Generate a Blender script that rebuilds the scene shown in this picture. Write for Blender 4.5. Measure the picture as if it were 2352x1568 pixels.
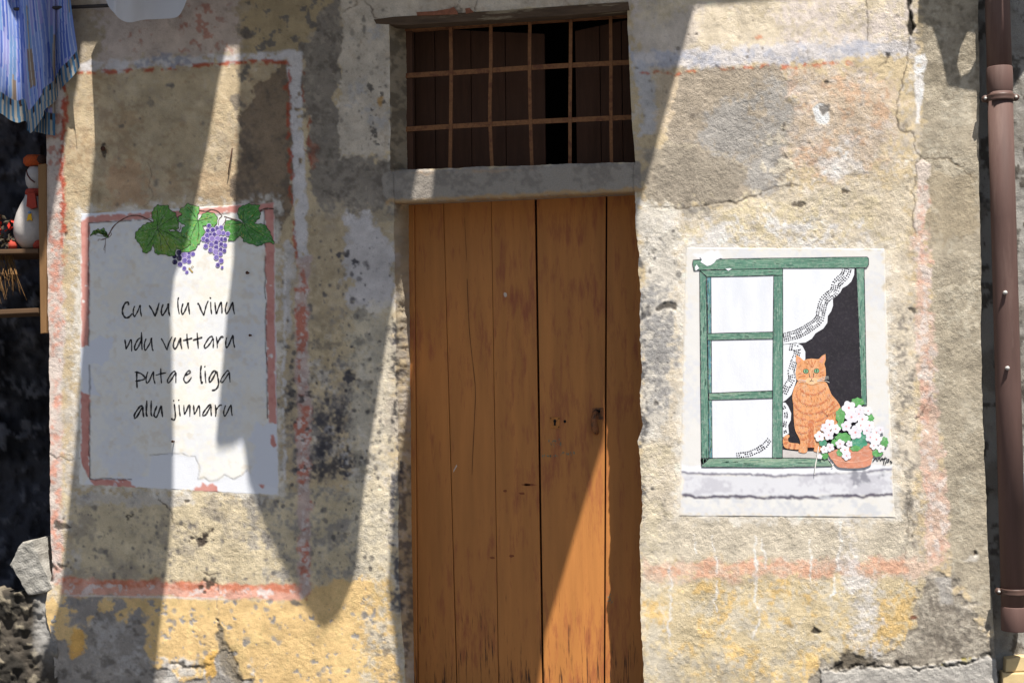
import bpy, bmesh, math, random
import numpy as np
from mathutils import Vector, Matrix
from mathutils.geometry import tessellate_polygon

# ------------------------------------------------------------------ clear
for o in list(bpy.data.objects):
    bpy.data.objects.remove(o)
scene = bpy.context.scene
col = scene.collection
random.seed(7)
rng = np.random.default_rng(11)
R = math.radians

# ------------------------------------------------------------------ camera
PW, PH = 2352.0, 1568.0                 # working pixel frame of the photograph
FPX = PW / 36.0 * 50.0
YAW, PITCH, ROLL = R(7.0), R(1.4), R(1.1)
CAM = np.array([0.62, -6.2, 1.55])
_f = np.array([-math.sin(YAW) * math.cos(PITCH), math.cos(YAW) * math.cos(PITCH), math.sin(PITCH)])
_r0 = np.array([math.cos(YAW), math.sin(YAW), 0.0])
_u0 = np.cross(_r0, _f)
_r = math.cos(ROLL) * _r0 - math.sin(ROLL) * _u0
_u = math.cos(ROLL) * _u0 + math.sin(ROLL) * _r0
cd = bpy.data.cameras.new('camera')
cd.lens = 50; cd.sensor_width = 36; cd.clip_end = 500
cam = bpy.data.objects.new('camera', cd); col.objects.link(cam)
M = Matrix(((_r[0], _u[0], -_f[0], CAM[0]), (_r[1], _u[1], -_f[1], CAM[1]), (_r[2], _u[2], -_f[2], CAM[2]), (0, 0, 0, 1)))
cam.matrix_world = M
scene.camera = cam

# ------------------------------------------------------------------ light
SUN = np.array([-0.57, 1.0, -2.6])      # direction the sunlight travels
SUNN = SUN / np.linalg.norm(SUN)
world = bpy.data.worlds.new('World'); scene.world = world; world.use_nodes = True
nt = world.node_tree
bg = nt.nodes['Background']
sky = nt.nodes.new('ShaderNodeTexSky'); sky.sky_type = 'NISHITA'; sky.sun_disc = False
sky.sun_elevation = math.asin(-SUNN[2]); sky.sun_rotation = math.atan2(-SUN[0], -SUN[1])
sky.air_density = 1.0; sky.dust_density = 1.6
nt.links.new(sky.outputs[0], bg.inputs[0]); bg.inputs[1].default_value = 0.05
sd_ = bpy.data.lights.new('sun', 'SUN'); sd_.energy = 5.0; sd_.angle = R(0.38); sd_.color = (1.0, 0.955, 0.885)
sun = bpy.data.objects.new('sun', sd_); col.objects.link(sun)
sun.location = (3, -6, 9)
sun.rotation_euler = Vector(SUN).to_track_quat('-Z', 'Y').to_euler()
scene.view_settings.view_transform = 'Standard'; scene.view_settings.look = 'None'
scene.view_settings.gamma = 1.0; scene.view_settings.exposure = 1.06
scene.render.resolution_x = 1024; scene.render.resolution_y = 682
scene.render.engine = 'CYCLES'

# ------------------------------------------------------------------ pixel <-> place
def up(u, v, y=0.0):
    """point of the plane at depth y that the photograph shows at (u, v)"""
    u = np.asarray(u, float); v = np.asarray(v, float); y = np.asarray(y, float)
    d = _f * FPX + (u[..., None] - PW / 2) * _r - (v[..., None] - PH / 2) * _u
    t = (y - CAM[1]) / d[..., 1]
    return CAM + d * t[..., None]
def P(u, v, y=0.0):
    return up(np.array(u), np.array(v), np.array(y))
S = float(np.linalg.norm(P(1600, 800) - P(1500, 800)) / 100)     # metres per pixel on the wall
def wallpx(p):
    d = np.asarray(p) - CAM
    w = d @ _f
    return PW / 2 + FPX * (d @ _r) / w, PH / 2 - FPX * (d @ _u) / w

# ------------------------------------------------------------------ scene helpers
def lin(c, k=1.0):
    c = np.asarray(c, float) / 255.0
    return np.where(c <= 0.04045, c / 12.92, ((c + 0.055) / 1.055) ** 2.4) * k
ALB = 0.80
def tag(o, label=None, cat=None, group=None, kind=None):
    if label: o['label'] = label
    if cat: o['category'] = cat
    if group: o['group'] = group
    if kind: o['kind'] = kind
    return o
def empty(name, loc, label, cat, group=None):
    o = bpy.data.objects.new(name, None); col.objects.link(o)
    o.empty_display_size = 0.1
    o.location = loc
    return tag(o, label, cat, group)
def attach(o, parent):
    if parent is not None:
        o.parent = parent
        m = Matrix.Identity(4); q = parent
        while q is not None:
            m = (q.matrix_parent_inverse @ Matrix.Translation(q.location)) @ m if q.parent else Matrix.Translation(q.location) @ m
            q = q.parent
        o.matrix_parent_inverse = m.inverted()
    return o
def link(name, me, mat, parent=None, smooth=False):
    if mat is not None: me.materials.append(mat)
    if smooth: me.polygons.foreach_set('use_smooth', [True] * len(me.polygons))
    o = bpy.data.objects.new(name, me); col.objects.link(o)
    return attach(o, parent)
def pydata(name, verts, faces, mat, parent=None, smooth=False):
    me = bpy.data.meshes.new(name)
    me.from_pydata([tuple(map(float, v)) for v in verts], [], faces); me.update()
    return link(name, me, mat, parent, smooth)
def from_bm(name, bm, mat, parent=None, smooth=False):
    me = bpy.data.meshes.new(name)
    bmesh.ops.recalc_face_normals(bm, faces=bm.faces)
    bm.to_mesh(me); bm.free()
    return link(name, me, mat, parent, smooth)
def grid_mesh(name, pts, mat, parent=None, keep=None, colors=None, attrs=None, smooth=True):
    """pts (rows, cols, 3); keep (rows-1, cols-1) face mask"""
    h, w = pts.shape[:2]
    idx = np.arange(h * w).reshape(h, w)
    q = np.stack([idx[:-1, :-1], idx[1:, :-1], idx[1:, 1:], idx[:-1, 1:]], -1)
    q = q[keep] if keep is not None else q.reshape(-1, 4)
    used = np.zeros(h * w, bool); used[q.ravel()] = True
    remap = np.cumsum(used) - 1
    q = remap[q]
    co = pts.reshape(-1, 3)[used]
    me = bpy.data.meshes.new(name)
    me.vertices.add(len(co)); me.vertices.foreach_set('co', co.astype(np.float32).ravel())
    me.loops.add(q.size); me.loops.foreach_set('vertex_index', q.astype(np.int32).ravel())
    me.polygons.add(len(q)); me.polygons.foreach_set('loop_start', (np.arange(len(q)) * 4).astype(np.int32))
    me.polygons.foreach_set('loop_total', np.full(len(q), 4, np.int32))
    if smooth: me.polygons.foreach_set('use_smooth', np.ones(len(q), bool))
    if colors is not None:
        a = me.color_attributes.new('paint', 'FLOAT_COLOR', 'POINT')
        c = np.ones((len(co), 4), np.float32); c[:, :3] = colors.reshape(-1, 3)[used]
        a.data.foreach_set('color', c.ravel())
    for k, arr in (attrs or {}).items():
        a = me.attributes.new(k, 'FLOAT', 'POINT')
        a.data.foreach_set('value', arr.reshape(-1)[used].astype(np.float32))
    me.update(); me.validate()
    return link(name, me, mat, parent)
def spline(pts, n=6, closed=False):
    p = np.asarray(pts, float); m = len(p); out = []
    rngi = range(m) if closed else range(m - 1)
    for i in rngi:
        if closed: a, b, c, d = p[(i - 1) % m], p[i], p[(i + 1) % m], p[(i + 2) % m]
        else: a, b, c, d = p[max(i - 1, 0)], p[i], p[i + 1], p[min(i + 2, m - 1)]
        for k in range(n):
            t = k / n
            out.append(0.5 * ((2 * b) + (c - a) * t + (2 * a - 5 * b + 4 * c - d) * t * t + (3 * b - a - 3 * c + d) * t ** 3))
    if not closed: out.append(p[-1])
    return np.array(out)
def prism(name, pts, y0, y1, mat, parent=None, bevel=0.0, closed_back=True, smooth=False):
    """solid whose front face (depth y0) shows the pixel outline pts, running straight back to depth y1"""
    pts = np.asarray(pts, float)
    a = up(pts[:, 0], pts[:, 1], np.full(len(pts), y0))
    bm = bmesh.new()
    fv = [bm.verts.new(p) for p in a]
    bv = [bm.verts.new((p[0], y1, p[2])) for p in a]
    n = len(fv)
    ff = bm.faces.new(fv)
    if closed_back: bm.faces.new(bv[::-1])
    for i in range(n):
        bm.faces.new((fv[i], bv[i], bv[(i + 1) % n], fv[(i + 1) % n]))
    if bevel > 0:
        bmesh.ops.bevel(bm, geom=[e for e in ff.edges], offset=bevel, segments=2, affect='EDGES', profile=0.6)
    big = [f for f in bm.faces if len(f.verts) > 4]
    if big: bmesh.ops.triangulate(bm, faces=big)
    return from_bm(name, bm, mat, parent, smooth)
def flat(name, pts, y, mat, parent=None):
    """a layer of paint: pixel outline pts lying at depth y"""
    pts = np.asarray(pts, float)
    a = up(pts[:, 0], pts[:, 1], np.full(len(pts), y))
    tri = tessellate_polygon([[Vector((p[0], p[2], 0)) for p in a]])
    faces = []
    for t in tri:
        p, q, r = (a[i] for i in t)
        s = (q[0] - p[0]) * (r[2] - p[2]) - (q[2] - p[2]) * (r[0] - p[0])
        faces.append(tuple(t) if s > 0 else tuple(t[::-1]))
    return pydata(name, a, faces, mat, parent)
def ribbon_faces(line, w0, w1=None, taper=True):
    line = np.asarray(line, float); n = len(line)
    t = np.gradient(line, axis=0); t /= np.linalg.norm(t, axis=1)[:, None] + 1e-9
    nn = np.stack([-t[:, 1], t[:, 0]], 1)
    w = np.linspace(w0, w1 if w1 is not None else w0, n)
    if taper:
        w = w * (0.55 + 0.45 * np.minimum(1, np.minimum(np.arange(n), np.arange(n)[::-1]) / 2.0))
    L = line + nn * w[:, None] / 2; Rr = line - nn * w[:, None] / 2
    return L, Rr
def strokes(name, lines, width, y, mat, parent=None, n=5, taper=True):
    """one mesh of brush strokes (pixel polylines) lying at depth y"""
    vs, fs = [], []
    for ln in lines:
        w = width
        if isinstance(ln, tuple) and len(ln) == 2 and np.isscalar(ln[1]): ln, w = ln
        c = spline(ln, n)
        L, Rr = ribbon_faces(c, w, taper=taper)
        wv = (1 + .2 * np.sin(np.arange(len(c)) * .9 + len(vs)) + .1 * np.sin(np.arange(len(c)) * 2.3))[:, None]; mid = (L + Rr) / 2; L = mid + (L - mid) * wv; Rr = mid + (Rr - mid) * wv
        b = len(vs)
        A = up(L[:, 0], L[:, 1], np.full(len(L), y)); B = up(Rr[:, 0], Rr[:, 1], np.full(len(L), y))
        for p, q in zip(A, B): vs += [p, q]
        for i in range(len(c) - 1):
            k = b + 2 * i
            fs.append((k, k + 1, k + 3, k + 2))
    return pydata(name, vs, fs, mat, parent)
def ell(cx, cy, rx, ry=None, n=18, wob=0.0):
    ry = rx if ry is None else ry
    a = np.arange(n) / n * 2 * np.pi
    k = 1 + wob * rng.uniform(-1, 1, n)
    return np.stack([cx + rx * k * np.cos(a), cy + ry * k * np.sin(a)], 1)
def tube_bm(bm, pts, rad, seg=8, cap=True):
    pts = [Vector(p) for p in pts]; rings = []
    for i, p in enumerate(pts):
        t = (pts[min(i + 1, len(pts) - 1)] - pts[max(i - 1, 0)]).normalized()
        a = t.orthogonal().normalized() if i == 0 else (a - t * a.dot(t)).normalized()
        b = t.cross(a)
        r = rad[i] if hasattr(rad, '__len__') else rad
        rings.append([bm.verts.new(p + (a * math.cos(k / seg * 2 * math.pi) + b * math.sin(k / seg * 2 * math.pi)) * r) for k in range(seg)])
    for i in range(len(rings) - 1):
        for k in range(seg):
            bm.faces.new((rings[i][k], rings[i][(k + 1) % seg], rings[i + 1][(k + 1) % seg], rings[i + 1][k]))
    if cap:
        bm.faces.new(rings[0][::-1]); bm.faces.new(rings[-1])
def tube(name, pts, rad, mat, parent=None, seg=8):
    bm = bmesh.new(); tube_bm(bm, pts, rad, seg)
    return from_bm(name, bm, mat, parent, True)
def lathe(name, prof, center, mat, parent=None, seg=24, squash=1.0):
    """prof: (radius, z) pairs about a vertical axis at center"""
    bm = bmesh.new(); rings = []
    for r, z in prof:
        rings.append([bm.verts.new((center[0] + r * math.cos(k / seg * 2 * math.pi), center[1] + squash * r * math.sin(k / seg * 2 * math.pi), center[2] + z)) for k in range(seg)])
    for i in range(len(rings) - 1):
        for k in range(seg):
            bm.faces.new((rings[i][k], rings[i][(k + 1) % seg], rings[i + 1][(k + 1) % seg], rings[i + 1][k]))
    bm.faces.new(rings[0][::-1]); bm.faces.new(rings[-1])
    return from_bm(name, bm, mat, parent, True)

# ------------------------------------------------------------------ materials
def newmat(name):
    m = bpy.data.materials.new(name); m.use_nodes = True
    return m, m.node_tree, m.node_tree.nodes['Principled BSDF']
def paintmat(name, rgb, var=0.18, scale=40, stretch=(1, 1, 1), rough=0.8, bump=0.15, bscale=180, rgb2=None, mixlo=0.45, mixhi=0.6, k=ALB, spec=0.3, bdist=0.002, wear=0.0):
    """painted / plain surface: base colour with uneven tone, a second worn colour in patches, fine relief"""
    m, t, b = newmat(name)
    N = t.nodes.new
    tc = N('ShaderNodeTexCoord'); mp = N('ShaderNodeMapping'); mp.inputs['Scale'].default_value = stretch
    t.links.new(tc.outputs['Object'], mp.inputs[0])
    n1 = N('ShaderNodeTexNoise'); n1.inputs['Scale'].default_value = scale; n1.inputs['Detail'].default_value = 6; n1.inputs['Roughness'].default_value = 0.65
    t.links.new(mp.outputs[0], n1.inputs['Vector'])
    c = lin(rgb, k)
    rp = N('ShaderNodeValToRGB')
    e = rp.color_ramp.elements
    e[0].position = 0.3; e[1].position = 0.7
    e[0].color = (*np.clip(c * (1 - var), 0, 1), 1); e[1].color = (*np.clip(c * (1 + var), 0, 1), 1)
    t.links.new(n1.outputs[0], rp.inputs[0])
    outc = rp.outputs[0]
    if rgb2 is not None:
        n2 = N('ShaderNodeTexNoise'); n2.inputs['Scale'].default_value = scale * 0.35; n2.inputs['Detail'].default_value = 8; n2.inputs['Roughness'].default_value = 0.7
        t.links.new(mp.outputs[0], n2.inputs['Vector'])
        mr = N('ShaderNodeMapRange'); mr.inputs[1].default_value = mixlo; mr.inputs[2].default_value = mixhi
        t.links.new(n2.outputs[0], mr.inputs[0])
        mx = N('ShaderNodeMix'); mx.data_type = 'RGBA'
        mx.inputs[7].default_value = (*lin(rgb2, k), 1)
        t.links.new(mr.outputs[0], mx.inputs[0]); t.links.new(outc, mx.inputs[6])
        outc = mx.outputs[2]
    if wear:
        n5 = N('ShaderNodeTexNoise'); n5.inputs['Scale'].default_value = 75; n5.inputs['Detail'].default_value = 8; n5.inputs['Roughness'].default_value = 0.75
        t.links.new(tc.outputs['Object'], n5.inputs['Vector'])
        m5 = N('ShaderNodeMapRange'); m5.inputs[1].default_value = 0.50; m5.inputs[2].default_value = 0.82; m5.inputs[4].default_value = wear
        t.links.new(n5.outputs[0], m5.inputs[0])
        x5 = N('ShaderNodeMix'); x5.data_type = 'RGBA'; x5.inputs[7].default_value = (*lin((226, 222, 214), ALB), 1)
        t.links.new(m5.outputs[0], x5.inputs[0]); t.links.new(outc, x5.inputs[6]); outc = x5.outputs[2]
    t.links.new(outc, b.inputs['Base Color'])
    b.inputs['Roughness'].default_value = rough; b.inputs['Specular IOR Level'].default_value = spec
    if bump:
        n3 = N('ShaderNodeTexNoise'); n3.inputs['Scale'].default_value = bscale; n3.inputs['Detail'].default_value = 5
        t.links.new(mp.outputs[0], n3.inputs['Vector'])
        bp = N('ShaderNodeBump'); bp.inputs['Strength'].default_value = bump; bp.inputs['Distance'].default_value = bdist
        t.links.new(n3.outputs[0], bp.inputs['Height']); t.links.new(bp.outputs[0], b.inputs['Normal'])
    return m
def vcolmat(name, rough=0.9, grain=0.18, gscale=300, bump=0.6, bscale=125, bdist=0.006, pits=True, spec=0.2, fine=2.0):
    """plaster: colour comes with the surface, node noise adds the grain, pits and stucco relief"""
    m, t, b = newmat(name); N = t.nodes.new; L = t.links.new
    at = N('ShaderNodeAttribute'); at.attribute_name = 'paint'
    gr = N('ShaderNodeAttribute'); gr.attribute_name = 'grit'
    tc = N('ShaderNodeTexCoord')
    n1 = N('ShaderNodeTexNoise'); n1.inputs['Scale'].default_value = gscale; n1.inputs['Detail'].default_value = 4; n1.inputs['Roughness'].default_value = 0.7
    L(tc.outputs['Object'], n1.inputs['Vector'])
    mr = N('ShaderNodeMapRange'); mr.inputs[1].default_value = 0.25; mr.inputs[2].default_value = 0.75
    mr.inputs[3].default_value = 1 - grain * 1.5; mr.inputs[4].default_value = 1 + grain
    L(n1.outputs[0], mr.inputs[0])
    mul = N('ShaderNodeVectorMath'); mul.operation = 'SCALE'
    L(at.outputs['Color'], mul.inputs[0]); L(mr.outputs[0], mul.inputs['Scale'])
    outc = mul.outputs[0]
    n2 = N('ShaderNodeTexNoise'); n2.inputs['Scale'].default_value = bscale; n2.inputs['Detail'].default_value = 7; n2.inputs['Roughness'].default_value = 0.78
    L(tc.outputs['Object'], n2.inputs['Vector'])
    n3 = N('ShaderNodeTexNoise'); n3.inputs['Scale'].default_value = bscale * 0.33; n3.inputs['Detail'].default_value = 4
    L(tc.outputs['Object'], n3.inputs['Vector'])
    ad = N('ShaderNodeMath'); ad.operation = 'MULTIPLY_ADD'; ad.inputs[1].default_value = fine
    L(n2.outputs[0], ad.inputs[0]); L(n3.outputs[0], ad.inputs[2])
    hgt = ad.outputs[0]
    st = N('ShaderNodeMath'); st.operation = 'MULTIPLY'; st.inputs[1].default_value = bump
    L(gr.outputs['Fac'], st.inputs[0])
    bp = N('ShaderNodeBump'); bp.inputs['Distance'].default_value = bdist
    L(st.outputs[0], bp.inputs['Strength']); L(hgt, bp.inputs['Height']); L(bp.outputs[0], b.inputs['Normal'])
    if pits:
        vo = N('ShaderNodeTexVoronoi'); vo.inputs['Scale'].default_value = 95
        L(tc.outputs['Object'], vo.inputs['Vector'])
        n4 = N('ShaderNodeTexNoise'); n4.inputs['Scale'].default_value = 14; n4.inputs['Detail'].default_value = 3
        L(tc.outputs['Object'], n4.inputs['Vector'])
        a1 = N('ShaderNodeMath'); a1.operation = 'MULTIPLY_ADD'; a1.inputs[1].default_value = -0.9; a1.inputs[2].default_value = 0.66
        L(n4.outputs[0], a1.inputs[0])
        a2 = N('ShaderNodeMath'); a2.operation = 'ADD'; L(vo.outputs['Distance'], a2.inputs[0]); L(a1.outputs[0], a2.inputs[1])
        m2 = N('ShaderNodeMapRange'); m2.inputs[1].default_value = 0.16; m2.inputs[2].default_value = 0.30; m2.inputs[3].default_value = 0.62; m2.inputs[4].default_value = 1.0
        L(a2.outputs[0], m2.inputs[0])
        gm = N('ShaderNodeMix'); gm.data_type = 'FLOAT'; gm.inputs[2].default_value = 1.0
        L(gr.outputs['Fac'], gm.inputs[0]); L(m2.outputs[0], gm.inputs[3])
        mu = N('ShaderNodeVectorMath'); mu.operation = 'SCALE'; L(outc, mu.inputs[0]); L(gm.outputs[0], mu.inputs['Scale'])
        outc = mu.outputs[0]
    L(outc, b.inputs['Base Color'])
    b.inputs['Roughness'].default_value = rough; b.inputs['Specular IOR Level'].default_value = spec
    return m
M_PLASTER = vcolmat('weathered_plaster', bump=.8, grain=.14, gscale=210)
M_PANEL = vcolmat('painted_panel_plaster', rough=0.75, grain=0.03, bump=0.25, bdist=0.003, pits=False, spec=0.3)
M_CEMENT = vcolmat('rough_cement', bump=1.0, bscale=150, bdist=0.009)

# ------------------------------------------------------------------ paint canvas (surface colour of the old plaster)
PU0, PV0, PS = -60.0, -280.0, 2.0
CW, CH = 1250, 1010
XX, YY = np.meshgrid(PU0 + np.arange(CW) * PS, PV0 + np.arange(CH) * PS)
def noise_layer(scale_px, seed):
    g = np.random.default_rng(seed)
    s = scale_px / PS
    hh, ww = int(CH / s) + 3, int(CW / s) + 3
    lat = g.random((hh, ww))
    y = np.arange(CH) / s; x = np.arange(CW) / s
    iy = y.astype(int); ix = x.astype(int); fy = y - iy; fx = x - ix
    fy = fy * fy * (3 - 2 * fy); fx = fx * fx * (3 - 2 * fx)
    a = lat[iy]; b = lat[iy + 1]
    rows = a + (b - a) * fy[:, None]
    p = rows[:, ix]; q = rows[:, ix + 1]
    return p + (q - p) * fx
_nc = {}
def F(scale, seed=0, octv=4, sx=1.0):
    """fractal noise, zero mean, unit deviation"""
    key = (scale, seed, octv)
    if key not in _nc:
        a = np.zeros((CH, CW)); amp = 1.0
        for k in range(octv):
            s = scale / 2 ** k
            if s < PS * 1.2: break
            a += amp * noise_layer(s, seed * 31 + k + int(scale) * 7); amp *= 0.58
        _nc[key] = ((a - a.mean()) / a.std()).astype(np.float32)
    return _nc[key]
def ss(a, b, x):
    t = np.clip((x - a) / (b - a), 0, 1); return t * t * (3 - 2 * t)
def window(pts, pad):
    pts = np.asarray(pts, float)
    u0, v0 = pts.min(0) - pad; u1, v1 = pts.max(0) + pad
    i0 = max(int((v0 - PV0) / PS), 0); i1 = min(int((v1 - PV0) / PS) + 2, CH)
    j0 = max(int((u0 - PU0) / PS), 0); j1 = min(int((u1 - PU0) / PS) + 2, CW)
    return slice(i0, max(i1, i0)), slice(j0, max(j1, j0))
def segdist(X, Y, A, B):
    ax, ay = A; bx, by = B
    dx, dy = bx - ax, by - ay
    t = np.clip(((X - ax) * dx + (Y - ay) * dy) / (dx * dx + dy * dy + 1e-9), 0, 1)
    return np.hypot(X - ax - t * dx, Y - ay - t * dy)
class Canvas:
    def __init__(s, rgb):
        s.C = np.tile(lin(rgb), (CH, CW, 1)).astype(np.float32)
        s.Hm = np.zeros((CH, CW), np.float32)      # relief, millimetres towards the street
        s.G = np.full((CH, CW), 0.6, np.float32)   # grittiness
    def area(s, pts, soft=5, warp=5, wscale=30, seed=1):
        w = window(pts, soft + warp * 3 + 4)
        X, Y = XX[w], YY[w]
        if warp:
            X = X + warp * F(wscale, seed)[w]; Y = Y + warp * F(wscale, seed + 50)[w]
        pts = np.asarray(pts, float); n = len(pts)
        d = np.full(X.shape, 1e9); ins = np.zeros(X.shape, bool)
        for i in range(n):
            A, B = pts[i], pts[(i + 1) % n]
            d = np.minimum(d, segdist(X, Y, A, B))
            if A[1] != B[1]:
                c = (A[1] > Y) != (B[1] > Y)
                ins ^= c & (X < (B[0] - A[0]) * (Y - A[1]) / (B[1] - A[1]) + A[0])
        sd = np.where(ins, d, -d)
        if soft >= 5:
            sd = sd + soft * .55 * F(9, 305, 3)[w] * (soft < 40)
        return w, ss(-soft, soft, sd)
    def line(s, pts, width, soft=2, warp=4, wscale=20, seed=3):
        w = window(pts, width + soft + warp * 3 + 4)
        X, Y = XX[w], YY[w]
        if warp:
            X = X + warp * F(wscale, seed)[w]; Y = Y + warp * F(wscale, seed + 50)[w]
        d = np.full(X.shape, 1e9); pts = np.asarray(pts, float)
        for i in range(len(pts) - 1): d = np.minimum(d, segdist(X, Y, pts[i], pts[i + 1]))
        return w, 1 - ss(width / 2 - soft, width / 2 + soft, d)
    def blob(s, u, v, ru, rv=None, soft=0.35, warp=0.3, wscale=14, seed=5):
        rv = ru if rv is None else rv
        w = window([(u - ru, v - rv), (u + ru, v + rv)], max(ru, rv) * 0.8 + 4)
        d = np.hypot((XX[w] - u) / ru, (YY[w] - v) / rv) + warp * F(wscale, seed)[w]
        return w, 1 - ss(1 - soft, 1 + soft, d)
    def brk(s, wm, scale, lo, hi, seed=9, octv=4):
        w, m = wm
        f = F(scale, seed, octv)[w]
        if scale >= 20 and hi - lo > .31:
            f = f * .8 + .62 * F(9, 300 + seed % 5, 3)[w]; lo -= .35; hi += .35
        return w, m * ss(lo, hi, f)
    def put(s, wm, rgb, a=1.0, h=None, g=None):
        w, m = wm
        m = (m * a)[..., None]
        s.C[w] = s.C[w] * (1 - m) + lin(rgb) * m
        if h is not None: s.Hm[w] += m[..., 0] * h
        if g is not None: s.G[w] = s.G[w] * (1 - m[..., 0]) + g * m[..., 0]
    def dots(s, wm, n, r0, r1, rgb, a=.85, h=-1.0, seed=0):
        g = np.random.default_rng(seed); w, m = wm
        ys, xs = np.nonzero(m > .25)
        if len(ys) == 0: return
        pick = g.integers(0, len(ys), n)
        for i in pick:
            if g.random() > m[ys[i], xs[i]]: continue
            u = PU0 + (w[1].start + xs[i]) * PS + g.uniform(-1, 1); v = PV0 + (w[0].start + ys[i]) * PS + g.uniform(-1, 1)
            r = r0 + (r1 - r0) * g.random() ** 4
            s.put(s.blob(u, v, r * g.uniform(.7, 1.2), r * g.uniform(.8, 1.5), .5, .35), rgb, a * g.uniform(.5, 1), h=h * min(1, r / 4))
    def mul(s, wm, k, a=1.0):
        w, m = wm; m = (m * a)[..., None]
        s.C[w] *= 1 - m + m * np.asarray(k, float)
    def all(s, scale, lo, hi, rgb, a, seed=9, octv=5, g=None):
        s.put(((slice(0, CH), slice(0, CW)), ss(lo - .3, hi + .3, F(scale, seed, octv) * .8 + .6 * F(9, 301, 3))), rgb, a, g=g)
    def sample(s, arr, u, v):
        x = np.clip((np.asarray(u) - PU0) / PS, 0, CW - 1.001); y = np.clip((np.asarray(v) - PV0) / PS, 0, CH - 1.001)
        ix = x.astype(int); iy = y.astype(int); fx = x - ix; fy = y - iy
        if arr.ndim == 3: fx = fx[..., None]; fy = fy[..., None]
        return (arr[iy, ix] * (1 - fx) + arr[iy, ix + 1] * fx) * (1 - fy) + (arr[iy + 1, ix] * (1 - fx) + arr[iy + 1, ix + 1] * fx) * fy

def rect(a, b, c, d): return [(a, b), (c, b), (c, d), (a, d)]

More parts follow.
